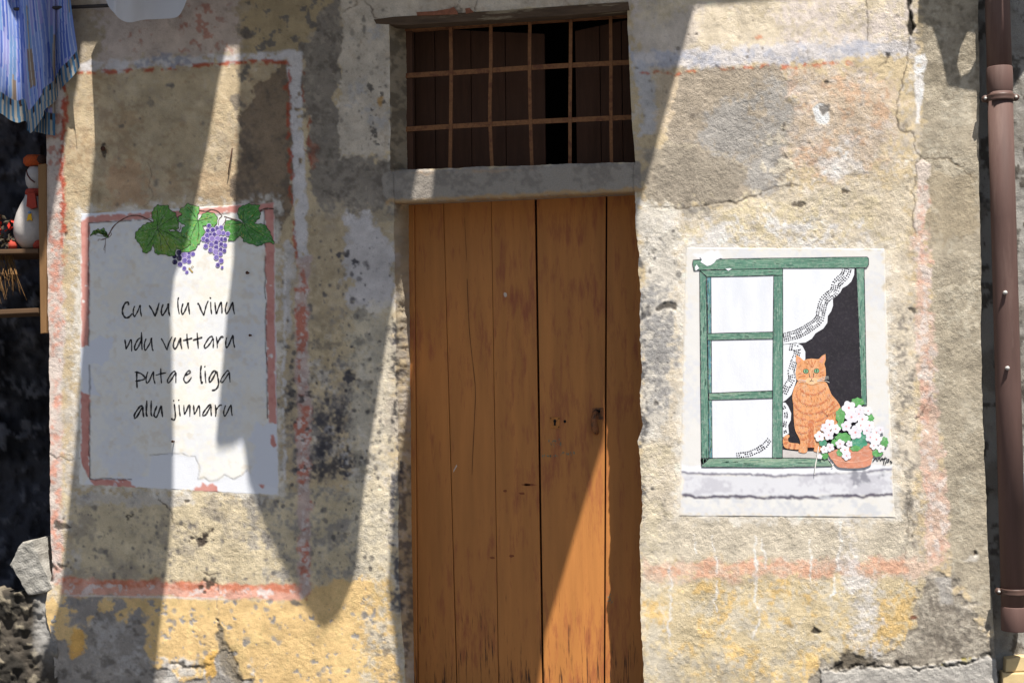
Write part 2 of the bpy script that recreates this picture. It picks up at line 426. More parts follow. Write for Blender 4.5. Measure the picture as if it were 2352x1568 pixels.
#PAINT_FACADE
def paint_facade():
    K = Canvas((214, 192, 150))
    # broad tones
    K.all(170, -0.6, 1.2, (200, 176, 136), 0.6, seed=2)
    K.all(120, 0.2, 1.5, (192, 180, 168), 0.6, seed=4)
    K.all(60, 0.6, 1.8, (226, 214, 196), 0.8, seed=6)
    # ---- left part, above the painted border
    K.put(K.area([(130, -280), (790, -280), (790, 130), (560, 140), (130, 160)], 20, 10), (178, 160, 130), 0.85)
    K.put(K.area([(225, -280), (545, -280), (552, 60), (556, 118), (400, 150), (225, 150)], 14, 10, seed=8), (206, 184, 172), 0.9, g=0.35)
    K.put(K.brk(K.area(rect(420, -60, 520, 125), 20, 8), 14, 0.5, 1.1, seed=12), (172, 100, 82), 0.65)
    K.put(K.brk(K.area(rect(270, 60, 360, 100), 14, 8), 12, 0.7, 1.3, seed=13), (172, 100, 82), 0.6)
    K.put(K.area([(560, -280), (760, -280), (755, 40), (690, 100), (690, 130), (560, 130)], 10, 10), (178, 158, 118), 0.85)
    K.put(K.brk(K.area(rect(560, -20, 760, 130), 10, 8), 16, 1.0, 1.4, seed=14), (120, 112, 104), 0.9)
    K.put(K.blob(563, 78, 15, 14), (112, 100, 92), 0.9, g=0.9)
    # inside of the border: warm ochre, mottled
    K.put(K.area([(150, 160), (665, 140), (670, 480), (690, 900), (700, 1340), (140, 1340), (120, 600)], 10, 4), (196, 174, 136), 0.8, g=0.55)
    K.put(K.brk(K.area(rect(150, 160, 660, 480), 12, 4), 70, 0.1, 1.4, seed=16), (172, 142, 106), 0.6)
    K.put(K.brk(K.area(rect(150, 160, 560, 480), 12, 4), 40, 0.5, 1.5, seed=17), (206, 186, 148), 0.6)
    K.put(K.area([(250, 380), (300, 365), (335, 380), (345, 430), (330, 480), (260, 475), (240, 430)], 10, 6), (190, 150, 116), 0.6, h=-0.6, g=0.3)
    K.put(K.line([(338, 372), (347, 400), (345, 430), (352, 450), (330, 478)], 1.6, 1, 2), (90, 72, 55), 0.7, h=-1)
    # bare cement inside top right of the border
    pa = [(660, 142), (690, 150), (690, 300), (672, 480), (632, 560), (560, 545), (536, 480), (537, 420), (550, 360), (552, 270), (575, 225), (605, 190), (640, 150)]
    K.put(K.area(pa, 2.5, 6, 24, seed=20), (146, 124, 100), 0.93, h=-2.2, g=0.75)
    K.put(K.brk(K.area(pa, 4, 6, 24, seed=20), 40, 0.2, 1.5, seed=21), (112, 98, 84), 0.7)
    K.put(K.blob(560, 172, 20, 16, warp=0.5), (120, 110, 98), 0.9, h=-1)
    K.put(K.blob(545, 235, 10, 16, warp=0.5), (124, 112, 98), 0.8)
    K.put(K.blob(388, 196, 8, 7), (116, 110, 104), 0.8); K.put(K.blob(278, 290, 7, 5), (116, 104, 90), 0.8)
    K.put(K.blob(322, 270, 4, 5), (112, 100, 90), 0.8)
    # big grey cement patch between border and transom
    pb = [(690, 110), (725, 70), (745, 20), (785, -20), (782, 120), (778, 250), (785, 350), (830, 362), (890, 370), (925, 420), (920, 480), (860, 520), (790, 500), (740, 478), (706, 450), (712, 380), (706, 300), (698, 200)]
    K.put(K.area(pb, 3, 7, 30, seed=24), (150, 138, 122), 0.95, h=-1.5, g=0.8)
    K.put(K.brk(K.area(pb, 6, 7, 30, seed=24), 60, -0.2, 1.3, seed=25), (112, 100, 88), 0.75)
    K.put(K.brk(K.area(pb, 4, 7, 30, seed=24), 22, 1.2, 1.8, seed=26), (178, 164, 142), 0.7)
    K.put(K.area([(706, 320), (728, 330), (724, 370), (712, 395)], 5, 3), (160, 92, 74), 0.6)
    # cream render left of and over the transom (newer skim coat)
    pc = [(784, -280), (1620, -280), (1620, 0), (1600, 20), (1440, 6), (900, 42), (894, 80), (892, 340), (872, 362), (852, 340), (838, 362), (812, 350), (788, 362), (782, 200)]
    K.put(K.area(pc, 2.5, 4, 24, seed=28), (212, 196, 172), 0.95, h=2.0, g=0.5)
    K.put(K.brk(K.area(pc, 4, 4, 24, seed=28), 80, 0.0, 1.4, seed=29), (192, 168, 140), 0.6)
    K.put(K.brk(K.area(rect(800, 60, 892, 300), 8, 4), 40, 0.4, 1.5, seed=30), (186, 184, 186), 0.7)
    K.put(K.brk(K.area(rect(840, 190, 900, 330), 8, 4), 12, 0.9, 1.3, seed=31), (90, 84, 80), 0.85, h=-1)
    K.put(K.blob(872, 236, 7, 9), (190, 150, 90), 0.8)
    for pts in ([(830, -10), (850, 14), (860, 40), (880, 44)], [(1050, 0), (1046, 30), (1058, 40)], [(1095, 0), (1088, 34)], [(790, 30), (815, 10), (830, -12)], [(1300, -5), (1312, 24)], [(1530, 60), (1540, 90), (1552, 122)], [(1690 - 130, 20), (1556, 40)]):
        K.put(K.line(pts, 2.6, 1.2, 3), (112, 96, 78), 0.85, h=-1.5)
    K.put(K.blob(1050, 26, 12, 8, warp=0.5), (120, 108, 90), 0.8)
    # lilac and ochre area below the grey patch
    K.put(K.area([(706, 470), (930, 500), (935, 760), (700, 760)], 14, 10), (196, 176, 140), 0.7)
    K.put(K.area([(790, 500), (840, 498), (880, 520), (905, 600), (905, 700), (860, 720), (800, 700), (786, 600)], 8, 8, seed=33), (206, 202, 208), 0.85, g=0.35)
    K.put(K.brk(K.area(rect(706, 500, 790, 880), 12, 6), 30, 0.0, 1.2, seed=34), (170, 150, 114), 0.6)
    K.dots(K.area(rect(640, 540, 905, 1330), 10, 6), 420, 1.2, 6, (88, 84, 88), .85, seed=35)
    K.dots(K.area([(690, 840), (860, 820), (890, 1100), (690, 1110)], 20, 8), 300, 1.5, 7, (58, 56, 66), .9, seed=34)
    # blue-black mould
    pm = [(640, 905), (690, 890), (720, 860), (860, 835), (900, 900), (870, 1000), (860, 1110), (760, 1120), (690, 1090), (645, 990)]
    K.put(K.brk(K.area(pm, 26, 16, 40, seed=36), 60, -0.8, 1.4, seed=37, octv=5), (104, 104, 114), 0.75)
    K.put(K.brk(K.area([(700, 920), (790, 915), (800, 1010), (760, 1050), (700, 1060)], 22, 12, seed=38), 40, -1.2, 0.8, seed=39, octv=5), (58, 60, 78), 0.85)
    K.put(K.brk(K.area([(640, 890), (690, 890), (688, 960), (650, 960)], 14, 8, seed=38), 20, -0.6, 0.6, seed=40), (66, 66, 76), 0.85)
    K.put(K.brk(K.area([(690, 1050), (860, 1040), (870, 1100), (700, 1110)], 12, 8, seed=41), 30, 0.0, 1.0, seed=42, octv=5), (62, 62, 74), 0.8, h=-.6)
    K.put(K.brk(K.area(rect(690, 720, 900, 860), 20, 8), 40, 0.2, 1.6, seed=43, octv=5), (128, 124, 122), 0.6)
    K.put(K.area([(700, 790), (790, 785), (780, 800), (700, 806)], 5, 5), (104, 96, 88), 0.5)
    for u, v, a, b in ((832, 718, 15, 17), (823, 785, 14, 11), (800, 870, 9, 9), (840, 770, 7, 6), (852, 779, 10, 5), (902, 752, 10, 17), (905, 785, 11, 8), (826, 885, 9, 9), (842, 882, 4, 6), (815, 600, 6, 6), (778, 585, 4, 4), (852, 722, 6, 6), (793, 1054, 9, 6), (825, 1062, 12, 22), (850, 1056, 14, 8), (806, 1092, 7, 7), (818, 1090, 8, 8), (845, 1082, 9, 4), (708, 1060, 9, 6), (860, 1018, 12, 5), (870, 1120, 4, 4), (690, 1075, 8, 6)):
        K.put(K.blob(u, v, a, b, 0.25, 0.45), (74, 74, 86), 0.9, h=-2, g=0.9)
    K.put(K.brk(K.area([(780, 1000), (840, 990), (870, 1110), (800, 1110)], 16, 10), 30, -0.2, 0.8, seed=44), (210, 208, 214), 0.7)
    # cream lower field with grey speckle
    K.put(K.area([(150, 1130), (700, 1120), (890, 1120), (890, 1335), (150, 1335)], 18, 8), (222, 204, 162), 0.75, g=0.75)
    K.put(K.brk(K.area(rect(150, 1130, 560, 1335), 14, 6), 50, -0.2, 1.4, seed=46), (172, 158, 136), 0.75)
    K.put(K.brk(K.area(rect(560, 1120, 880, 1335), 14, 6), 40, -0.2, 1.6, seed=47, octv=5), (140, 137, 136), 0.75)
    K.dots(K.area(rect(150, 1130, 900, 1340), 8, 6), 520, 1.1, 5, (100, 96, 98), .8, seed=48)
    K.put(K.area(rect(180, 1136, 440, 1156), 6, 4), (204, 202, 204), 0.5)
    K.put(K.area([(810, 700), (900, 690), (900, 1130), (880, 1330), (818, 1330), (805, 1000)], 12, 6), (226, 212, 178), 0.55)
    K.dots(K.area(rect(800, 760, 915, 1420), 6, 4), 380, 1.1, 5, (84, 80, 82), .9, seed=49)
    # ochre base band on the left
    po = [(100, 1368), (140, 1372), (420, 1372), (690, 1376), (720, 1345), (790, 1330), (905, 1335), (930, 1720), (80, 1720)]
    K.put(K.area(po, 6, 5, 30, seed=52), (226, 192, 134), 0.95, h=0.6, g=0.5)
    K.put(K.brk(K.area(po, 8, 5, 30, seed=52), 60, 0.1, 1.5, seed=53), (214, 186, 130), 0.85)
    K.put(K.brk(K.area(rect(840, 1340, 930, 1600), 14, 6), 40, -0.6, 0.9, seed=54), (214, 200, 172), 0.85, g=0.8)
    K.put(K.brk(K.area(rect(860, 1440, 910, 1580), 12, 6), 20, 0.2, 0.9, seed=55), (120, 110, 98), 0.7, h=-1.5)
    K.put(K.brk(K.area(po, 5, 5, 30, seed=52), 20, 1.45, 1.7, seed=56, octv=4), (150, 148, 148), 0.92, h=-1.8)
    K.put(K.brk(K.area([(165, 1365), (330, 1372), (330, 1470), (160, 1430)], 10, 6), 34, 0.1, 0.4, seed=57), (142, 140, 142), 0.88, h=-1.2)
    pg = [(118, 1450), (150, 1470), (172, 1500), (200, 1470), (182, 1432), (230, 1410), (325, 1428), (340, 1480), (352, 1530), (400, 1542), (412, 1568), (470, 1560), (500, 1500), (520, 1500), (545, 1560), (580, 1565), (590, 1720), (90, 1720)]
    K.put(K.area(pg, 2.5, 6, 26, seed=58), (158, 152, 146), 0.96, h=-3.5, g=0.9)
    K.put(K.brk(K.area([(215, 1430), (320, 1440), (345, 1520), (320, 1560), (210, 1530)], 14, 8), 50, -0.8, 0.6, seed=59), (186, 182, 180), 0.8)
    K.put(K.brk(K.area(pg, 4, 6, 26, seed=58), 30, 0.6, 1.6, seed=60), (112, 104, 96), 0.8, h=-1.5)
    K.put(K.brk(K.area(rect(380, 1515, 580, 1720), 8, 6), 44, -0.3, 0.9, seed=61), (206, 202, 196), 0.85, h=2)
    K.put(K.area([(165, 1440), (185, 1440), (190, 1500), (172, 1520), (158, 1480)], 3, 5), (224, 176, 96), 0.9, h=1.5)
    K.put(K.line([(497, 1358), (496, 1400), (500, 1425)], 3, 1.5, 3), (170, 150, 120), 0.8, h=-2)
    K.put(K.area([(498, 1420), (506, 1440), (516, 1460), (522, 1480), (545, 1530), (556, 1575), (512, 1540), (503, 1480)], 3, 4), (156, 142, 118), 0.9, h=-3.5, g=1)
    K.put(K.line([(500, 1425), (512, 1462), (524, 1490), (540, 1520), (556, 1560)], 4, 1.8, 4), (96, 84, 68), 0.85, h=-4)
    K.put(K.line([(395, 1526), (420, 1530), (480, 1528)], 6, 2, 3), (66, 58, 48), 0.9, h=-4)
    K.put(K.area([(468, 1500), (500, 1490), (496, 1545), (480, 1572)], 2, 3), (224, 180, 100), 0.95, h=2)
    # painted border on the left part
    K.put(K.brk(K.area([(178, 145), (420, 132), (690, 114), (690, 136), (560, 143), (420, 154), (178, 168)], 4, 3), 24, -1.6, -0.6, seed=63), (208, 206, 214), 0.95, g=0.4)
    K.put(K.brk(K.area([(310, 128), (440, 124), (440, 152), (310, 158)], 5, 4), 20, -0.3, 0.7, seed=64), (136, 146, 178), 0.7)
    K.put(K.brk(K.line([(178, 168), (420, 155), (560, 143), (662, 144)], 10, 3, 2), 16, -1.3, 0.2, seed=65), (178, 84, 62), 0.9)
    K.put(K.brk(K.area([(662, 142), (680, 116), (692, 132), (694, 300), (706, 480), (708, 600), (682, 600), (676, 480), (668, 300)], 2.5, 2.5), 30, -2.0, -1.2, seed=66), (212, 208, 212), 0.97, h=0.4, g=0.35)
    K.put(K.brk(K.line([(661, 145), (664, 300), (671, 470), (676, 560), (684, 620)], 8, 3, 3), 18, -0.9, 0.5, seed=67), (176, 84, 64), 0.85)
    K.put(K.brk(K.line([(692, 130), (704, 260), (708, 330), (712, 390)], 5, 2.5, 4), 18, -0.4, 0.8, seed=68), (160, 84, 66), 0.8)
    K.put(K.area([(680, 590), (710, 590), (714, 1370), (684, 1370)], 4, 3), (208, 174, 166), 0.85, g=0.55)
    K.put(K.brk(K.area([(682, 620), (706, 640), (712, 1370), (686, 1370)], 5, 4), 44, -0.3, 0.7, seed=69), (188, 104, 82), 0.8)
    K.put(K.brk(K.area([(682, 600), (708, 600), (712, 1360), (686, 1360)], 4, 3), 9, 0.7, 1.3, seed=70, octv=3), (226, 212, 208), 0.7)
    K.put(K.brk(K.area(rect(682, 900, 714, 1100), 6, 4), 16, 0.9, 1.3, seed=71), (70, 66, 72), 0.8)
    K.put(K.area([(648, 560), (662, 545), (672, 560), (668, 760), (655, 760)], 5, 4), (204, 202, 206), 0.7)
    K.put(K.brk(K.line([(656, 600), (653, 760), (651, 860), (652, 1000), (655, 1100)], 6, 2, 2), 20, -1.0, 0.2, seed=72), (218, 216, 220), 0.85)
    K.put(K.area([(104, 180), (150, 170), (146, 300), (144, 500), (146, 800), (140, 1100), (144, 1340), (104, 1340)], 4, 3), (216, 196, 190), 0.8, g=0.7)
    K.put(K.brk(K.area([(104, 200), (145, 200), (146, 560), (104, 560)], 6, 3), 16, 0.3, 1.0, seed=73), (186, 110, 94), 0.7)
    K.put(K.brk(K.line([(150, 180), (146, 260), (142, 330), (143, 480), (146, 560)], 9, 3, 3), 16, -1.4, 0, seed=74), (184, 78, 56), 0.92)
    K.put(K.brk(K.line([(128, 500), (126, 700), (130, 900), (128, 1100), (134, 1340)], 22, 7, 4), 30, -0.8, 0.8, seed=75), (220, 148, 126), 0.8)
    K.put(K.brk(K.line([(143, 480), (146, 620), (140, 760)], 10, 4, 4), 20, -0.7, 0.6, seed=76), (206, 124, 98), 0.75)
    K.put(K.brk(K.area(rect(140, 520, 185, 1340), 10, 5), 40, 0.0, 1.0, seed=77), (206, 202, 198), 0.5)
    K.put(K.area([(142, 1328), (420, 1334), (560, 1338), (690, 1344), (694, 1374), (420, 1370), (142, 1366)], 4, 3), (226, 164, 146), 0.92, g=0.5)
    K.put(K.brk(K.area([(142, 1326), (420, 1332), (690, 1342), (690, 1356), (420, 1350), (142, 1345)], 4, 3), 34, -1.0, 0.4, seed=78), (206, 120, 88), 0.8)
    K.put(K.brk(K.area([(142, 1338), (690, 1350), (690, 1372), (142, 1364)], 4, 3), 14, 0.6, 1.2, seed=79), (230, 208, 204), 0.85)
    K.put(K.line([(150, 1366), (350, 1370), (520, 1374)], 4, 2, 1), (228, 212, 206), 0.6)
    K.put(K.area([(660, 1370), (690, 1374), (702, 1390), (684, 1396)], 4, 5), (92, 88, 88), 0.85)
    # small cracks, chips, holes
    for pts, wd in (([(112, 1046), (135, 1055), (155, 1056), (185, 1052)], 2.6), ([(357, 1128), (368, 1150), (385, 1170), (400, 1200), (430, 1216), (455, 1230)], 2.2), ([(484, 1330), (496, 1340), (497, 1358)], 2.5), ([(470, 1315), (490, 1322), (505, 1318)], 3)):
        K.put(K.line(pts, wd, 1, 2.5), (76, 66, 56), 0.85, h=-1.6)
    for u, v, a, b in ((460, 1243, 15, 9), (470, 1228, 9, 12), (478, 1340, 12, 10), (140, 1205, 14, 8), (238, 342, 5, 9), (153, 522, 4, 8), (128, 1300, 14, 6), (115, 1320, 6, 12), (300, 1190, 6, 5), (430, 1150, 5, 3)):
        K.put(K.blob(u, v, a, b, 0.3, 0.7, 10), (82, 70, 60), 0.9, h=-3)
    # ---- door jamb edge, mould running down
    K.put(K.brk(K.line([(905, 735), (912, 800), (908, 900), (914, 1000), (910, 1100)], 16, 6, 5), 12, -0.1, 0.5, seed=80, octv=3), (72, 68, 68), 0.9, h=-1.5, g=1)
    K.put(K.brk(K.line([(912, 1060), (909, 1180), (905, 1240), (912, 1300), (918, 1400)], 18, 7, 5), 30, -1.0, 0.2, seed=81), (74, 76, 92), 0.9, g=0.8)
    K.put(K.area([(900, 480), (945, 480), (940, 760), (915, 735), (905, 600)], 8, 5), (196, 180, 150), 0.6)
    # ---- right part: top
    pr = [(1440, -280), (2110, -280), (2108, 120), (1460, 150)]
    K.put(K.area(pr, 10, 6), (228, 210, 178), 0.85, g=0.75)
    K.put(K.brk(K.area(pr, 14, 6), 90, -0.2, 1.0, seed=84), (220, 204, 200), 0.8)
    K.put(K.brk(K.area(pr, 14, 6), 50, 0.6, 1.5, seed=85), (206, 188, 150), 0.7)
    K.put(K.area([(1445, 60), (1600, 20), (1600, 140), (1460, 130)], 16, 8), (214, 200, 188), 0.7)
    K.put(K.blob(1745, 86, 9, 7), (216, 140, 112), 0.7); K.put(K.blob(1838, 100, 5, 5), (216, 130, 100), 0.7)
    K.put(K.area([(1445, 120), (1700, 104), (1900, 96), (2105, 92), (2112, 122), (1900, 142), (1720, 150), (1600, 160), (1462, 164)], 7, 4), (212, 208, 214), 0.9, g=0.6)
    K.put(K.brk(K.area([(1450, 118), (1700, 118), (1900, 104), (2100, 100), (2110, 120), (1900, 138), (1700, 146), (1460, 160)], 8, 5), 44, -0.4, 0.7, seed=86), (168, 178, 208), 0.7)
    K.put(K.area([(1458, 150), (1500, 150), (1498, 300), (1470, 310)], 6, 5), (196, 202, 218), 0.7)
    K.put(K.area([(1492, 165), (1580, 165), (1560, 250), (1530, 310), (1500, 300), (1500, 180)], 8, 6), (220, 196, 162), 0.8)
    K.put(K.brk(K.line([(1470, 168), (1600, 164), (1720, 156), (1830, 154), (1960, 146)], 7, 3, 3), 24, -0.8, 0.3, seed=87), (196, 100, 72), 0.85)
    # brown/grey bare patches
    p1 = [(1562, 166), (1640, 160), (1790, 154), (1808, 190), (1822, 240), (1828, 285), (1805, 315), (1802, 350), (1806, 405), (1790, 430), (1740, 452), (1660, 468), (1560, 476), (1490, 462), (1530, 330), (1550, 250)]
    K.put(K.area(p1, 3, 5, 24, seed=88), (186, 168, 144), 0.95, h=-1.6, g=0.95)
    K.put(K.brk(K.area([(1640, 250), (1750, 190), (1800, 180), (1826, 280), (1802, 340), (1800, 420), (1740, 450), (1690, 400), (1600, 330)], 14, 10, seed=89), 60, -1.3, 0.2, seed=90), (176, 172, 168), 0.9)
    K.put(K.area([(1480, 340), (1560, 330), (1640, 352), (1710, 378), (1705, 430), (1680, 462), (1560, 478), (1480, 470)], 4, 6, seed=91), (170, 156, 134), 0.88, h=0.6)
    K.put(K.line([(1510, 335), (1580, 332), (1650, 352), (1700, 376), (1712, 400)], 4, 2, 3), (206, 190, 158), 0.6)
    K.put(K.area([(1566, 470), (1640, 470), (1640, 500), (1568, 502)], 5, 4), (140, 136, 132), 0.8)
    K.put(K.brk(K.area([(1768, 300), (1830, 290), (1838, 420), (1760, 440)], 8, 8), 16, 0.1, 0.5, seed=92), (222, 208, 180), 0.85, h=1.5)
    p2 = [(1812, 165), (1960, 160), (2060, 200), (2060, 300), (2000, 400), (1900, 420), (1830, 400), (1808, 330), (1832, 280)]
    K.put(K.area(p2, 16, 8, seed=93), (216, 190, 164), 0.75, g=0.9)
    K.put(K.brk(K.area(p2, 16, 8, seed=93), 60, -0.2, 1.0, seed=94), (214, 200, 190), 0.75)
    K.put(K.brk(K.area(p2, 16, 8, seed=93), 40, 0.5, 1.3, seed=95), (216, 166, 130), 0.5)
    K.put(K.area([(1860, 245), (1880, 240), (1905, 245), (1908, 270), (1905, 290), (1885, 285), (1868, 262)], 2, 3), (238, 236, 236), 0.97, h=-1.5)
    K.put(K.area([(1878, 246), (1904, 240), (1908, 255), (1892, 266)], 2, 2), (112, 104, 98), 0.85, h=-2)
    K.put(K.brk(K.area([(1930, 290), (1970, 300), (1980, 400), (1900, 430), (1890, 370)], 12, 8), 20, 0.2, 0.8, seed=96), (232, 228, 228), 0.85)
    K.put(K.area([(1880, 370), (1990, 366), (1992, 400), (1900, 410)], 7, 6), (222, 218, 216), 0.7)
    # cream field round the cat panel
    K.put(K.area([(1640, 480), (1850, 430), (2090, 420), (2105, 1290), (1468, 1290), (1468, 500)], 14, 8), (226, 210, 182), 0.75, g=0.8)
    K.put(K.brk(K.area([(1480, 480), (2090, 430), (2090, 570), (1480, 570)], 14, 8), 60, -0.2, 1.0, seed=97), (226, 208, 158), 0.65)
    K.put(K.brk(K.area([(1480, 500), (2000, 500), (2000, 580), (1480, 580)], 16, 8), 50, -0.4, 0.9, seed=98), (226, 226, 230), 0.8)
    K.put(K.brk(K.area(rect(1950, 400, 2095, 560), 14, 8), 50, -0.5, 0.8, seed=99), (202, 184, 152), 0.65)
    K.put(K.area([(1466, 470), (1560, 480), (1555, 700), (1545, 900), (1520, 1010), (1470, 1010)], 12, 8), (222, 216, 204), 0.8)
    K.put(K.brk(K.area([(1466, 620), (1545, 680), (1550, 780), (1530, 950), (1480, 1000), (1466, 900)], 16, 8), 70, -0.9, 0.5, seed=100), (152, 152, 156), 0.85, g=1)
    K.put(K.brk(K.line([(1468, 590), (1474, 760), (1470, 900), (1476, 1000), (1468, 1250)], 22, 8, 5), 22, -0.1, 0.6, seed=101, octv=5), (84, 84, 92), 0.85, h=-1.5)
    K.put(K.area([(1506, 706), (1518, 700), (1548, 698), (1562, 702), (1556, 712), (1530, 712), (1508, 714)], 2, 3), (88, 80, 74), 0.9, h=-4)
    K.dots(K.area(rect(1475, 500, 1560, 1280), 6, 4), 120, 1.2, 5, (80, 76, 76), .85, seed=102)
    K.dots(K.area(rect(1475, 1200, 2240, 1560), 6, 4), 260, 1.0, 5, (110, 98, 84), .7, seed=103)
    K.dots(K.area(rect(1470, 20, 2240, 560), 6, 4), 300, 1.0, 5, (120, 106, 92), .7, seed=104)
    K.dots(K.area(rect(140, 160, 670, 480), 6, 4), 160, 1.0, 6, (110, 100, 92), .7, seed=105)
    K.dots(K.area(rect(700, 0, 900, 500), 6, 4), 200, 1.0, 5, (104, 98, 92), .7, seed=106)
    K.dots(K.area(rect(140, 1380, 900, 1560), 6, 4), 260, 1.2, 6, (140, 136, 134), .8, seed=107)
    K.put(K.brk(K.area(rect(2040, 560, 2100, 1290), 16, 8), 60, -0.6, 0.8, seed=103), (200, 186, 164), 0.6)
    K.put(K.brk(K.area(rect(2055, 700, 2110, 1290), 12, 8), 30, 0.2, 1.1, seed=104), (120, 114, 108), 0.75)
    K.put(K.area([(1470, 1180), (2060, 1195), (2120, 1290), (1475, 1292)], 16, 8), (212, 198, 170), 0.75, g=.9)
    K.put(K.brk(K.area([(1470, 1010), (1560, 1010), (1560, 1290), (1470, 1290)], 12, 8), 40, -0.4, 0.8, seed=105), (224, 208, 168), 0.7)
    # olive outer strip by the pipe
    pol = [(2098, -280), (2420, -280), (2420, 1720), (2290, 1568), (2270, 1440), (2190, 1330), (2176, 1280), (2150, 900), (2132, 560), (2112, 370), (2120, 130)]
    K.put(K.area(pol, 5, 6, 30, seed=108), (184, 170, 142), 0.95, g=0.8, h=0.6)
    K.put(K.brk(K.area(pol, 10, 6, 30, seed=108), 110, -0.3, 1.0, seed=109), (172, 158, 132), 0.6)
    K.put(K.brk(K.area(pol, 10, 6, 30, seed=108), 50, 0.6, 1.6, seed=110), (204, 192, 164), 0.75)
    K.put(K.brk(K.area([(2100, 0), (2250, 0), (2250, 200), (2100, 200)], 16, 8), 40, -0.8, 0.5, seed=111), (136, 124, 100), 0.7)
    K.put(K.area([(2112, 390), (2170, 385), (2235, 420), (2245, 520), (2150, 560), (2132, 470)], 8, 10), (168, 150, 118), 0.6)
    K.put(K.line([(2112, 368), (2130, 364), (2180, 366), (2210, 386), (2230, 408)], 3, 1.5, 3), (110, 94, 70), 0.85, h=-2)
    # pink/white vertical band
    K.put(K.brk(K.area([(2098, 130), (2122, 122), (2124, 160), (2122, 230), (2112, 252), (2114, 288), (2104, 290), (2102, 200)], 2.5, 3), 20, -1.9, -0.8, seed=112), (234, 232, 234), 0.95)
    K.put(K.area([(2104, 372), (2118, 366), (2140, 376), (2136, 400), (2122, 410), (2136, 430), (2134, 470), (2124, 520), (2108, 540), (2098, 520), (2104, 420)], 3, 3), (226, 206, 192), 0.93, h=1)
    K.put(K.brk(K.area(rect(2104, 420, 2138, 550), 4, 3), 20, 0.3, 0.9, seed=113), (226, 170, 148), 0.7)
    pk = [(2098, 540), (2124, 530), (2140, 640), (2144, 760), (2148, 900), (2160, 1000), (2172, 1180), (2178, 1260), (2160, 1300), (2128, 1300), (2120, 1100), (2108, 850), (2102, 700)]
    K.put(K.area(pk, 5, 5, 24, seed=114), (228, 190, 168), 0.9, g=0.8)
    K.put(K.brk(K.area(pk, 5, 5, 24, seed=114), 14, 0.0, 0.9, seed=115, octv=4), (232, 216, 208), 0.8)
    K.put(K.brk(K.area(pk, 6, 5, 24, seed=114), 30, 0.5, 1.3, seed=116), (226, 168, 146), 0.65)
    # cracks at right
    K.put(K.area([(2086, -40), (2098, -20), (2092, 20), (2102, 50), (2104, 64), (2094, 84), (2086, 80), (2084, 60), (2090, 30), (2084, 0)], 1.5, 2), (40, 34, 28), 0.97, h=-12)
    for pts, wd in (([(2090, 80), (2090, 110), (2080, 160), (2062, 215), (2060, 235), (2066, 295), (2080, 305), (2098, 306)], 3.4), ([(2098, 306), (2104, 340), (2110, 362), (2102, 410), (2098, 470), (2096, 525), (2106, 535)], 3), ([(1988, -20), (1992, 30), (1996, 70), (1994, 92)], 3), ([(1490, 478), (1578, 478), (1640, 466), (1700, 462), (1760, 438), (1800, 424), (1840, 430)], 3.2), ([(1650, 462), (1690, 466), (1740, 448)], 3), ([(2110, 845), (2130, 850), (2150, 845)], 2), ([(2140, 900), (2128, 930), (2106, 960)], 2.5), ([(2096, 1250), (2090, 1130), (2080, 1310)], 1.6), ([(2040, 128), (2028, 148), (2018, 158)], 3.5)):
        K.put(K.line(pts, wd * .9, 1.4, 2.5), (94, 82, 66), 0.85, h=-2.0)
    for u, v, a, b in ((2040, 128, 6, 4), (1600, 80, 9, 3), (1835, 470, 14, 5), (1940, 440, 10, 4), (2098, 712, 7, 5), (1895, 190, 9, 4), (1800, 290, 5, 6)):
        K.put(K.blob(u, v, a, b, 0.3, 0.5, 10), (92, 80, 68), 0.85, h=-3)
    # salmon band and ochre base at right
    K.put(K.area([(1476, 1292), (1700, 1290), (1900, 1284), (2060, 1278), (2150, 1290), (2150, 1324), (1900, 1330), (1700, 1334), (1476, 1332)], 9, 5), (224, 186, 162), 0.8, g=0.9)
    K.put(K.brk(K.area([(1480, 1294), (1900, 1288), (2080, 1282), (2080, 1314), (1880, 1328), (1480, 1330)], 6, 5), 60, -0.5, 0.7, seed=118), (228, 168, 138), 0.65)
    K.put(K.area([(1474, 1334), (2150, 1328), (2140, 1420), (2080, 1500), (1900, 1568), (1900, 1720), (1470, 1720)], 10, 8), (216, 196, 152), 0.92, g=0.9)
    K.put(K.brk(K.area([(1474, 1340), (2130, 1334), (2080, 1500), (1470, 1640)], 10, 8), 60, -0.1, 1.0, seed=119), (226, 190, 124), 0.75)
    K.put(K.brk(K.area([(1474, 1340), (2130, 1334), (2080, 1500), (1470, 1700)], 10, 8), 44, 0.2, 1.2, seed=120), (212, 202, 180), 0.6)
    K.put(K.brk(K.area([(1470, 1490), (1900, 1490), (1900, 1700), (1470, 1700)], 16, 8), 40, 0.0, 0.8, seed=121), (178, 168, 148), 0.6)
    K.put(K.brk(K.area([(1468, 1320), (1510, 1330), (1530, 1480), (1480, 1480)], 12, 8), 40, -0.8, 0.5, seed=122), (224, 212, 184), 0.7)
    # white wash and drips
    K.put(K.brk(K.area([(1925, 1190), (1965, 1195), (1985, 1290), (2010, 1330), (2020, 1480), (2040, 1568), (1960, 1568), (1965, 1400), (1930, 1330)], 14, 8), 30, -1.3, 0.6, seed=123), (226, 222, 222), 0.8)
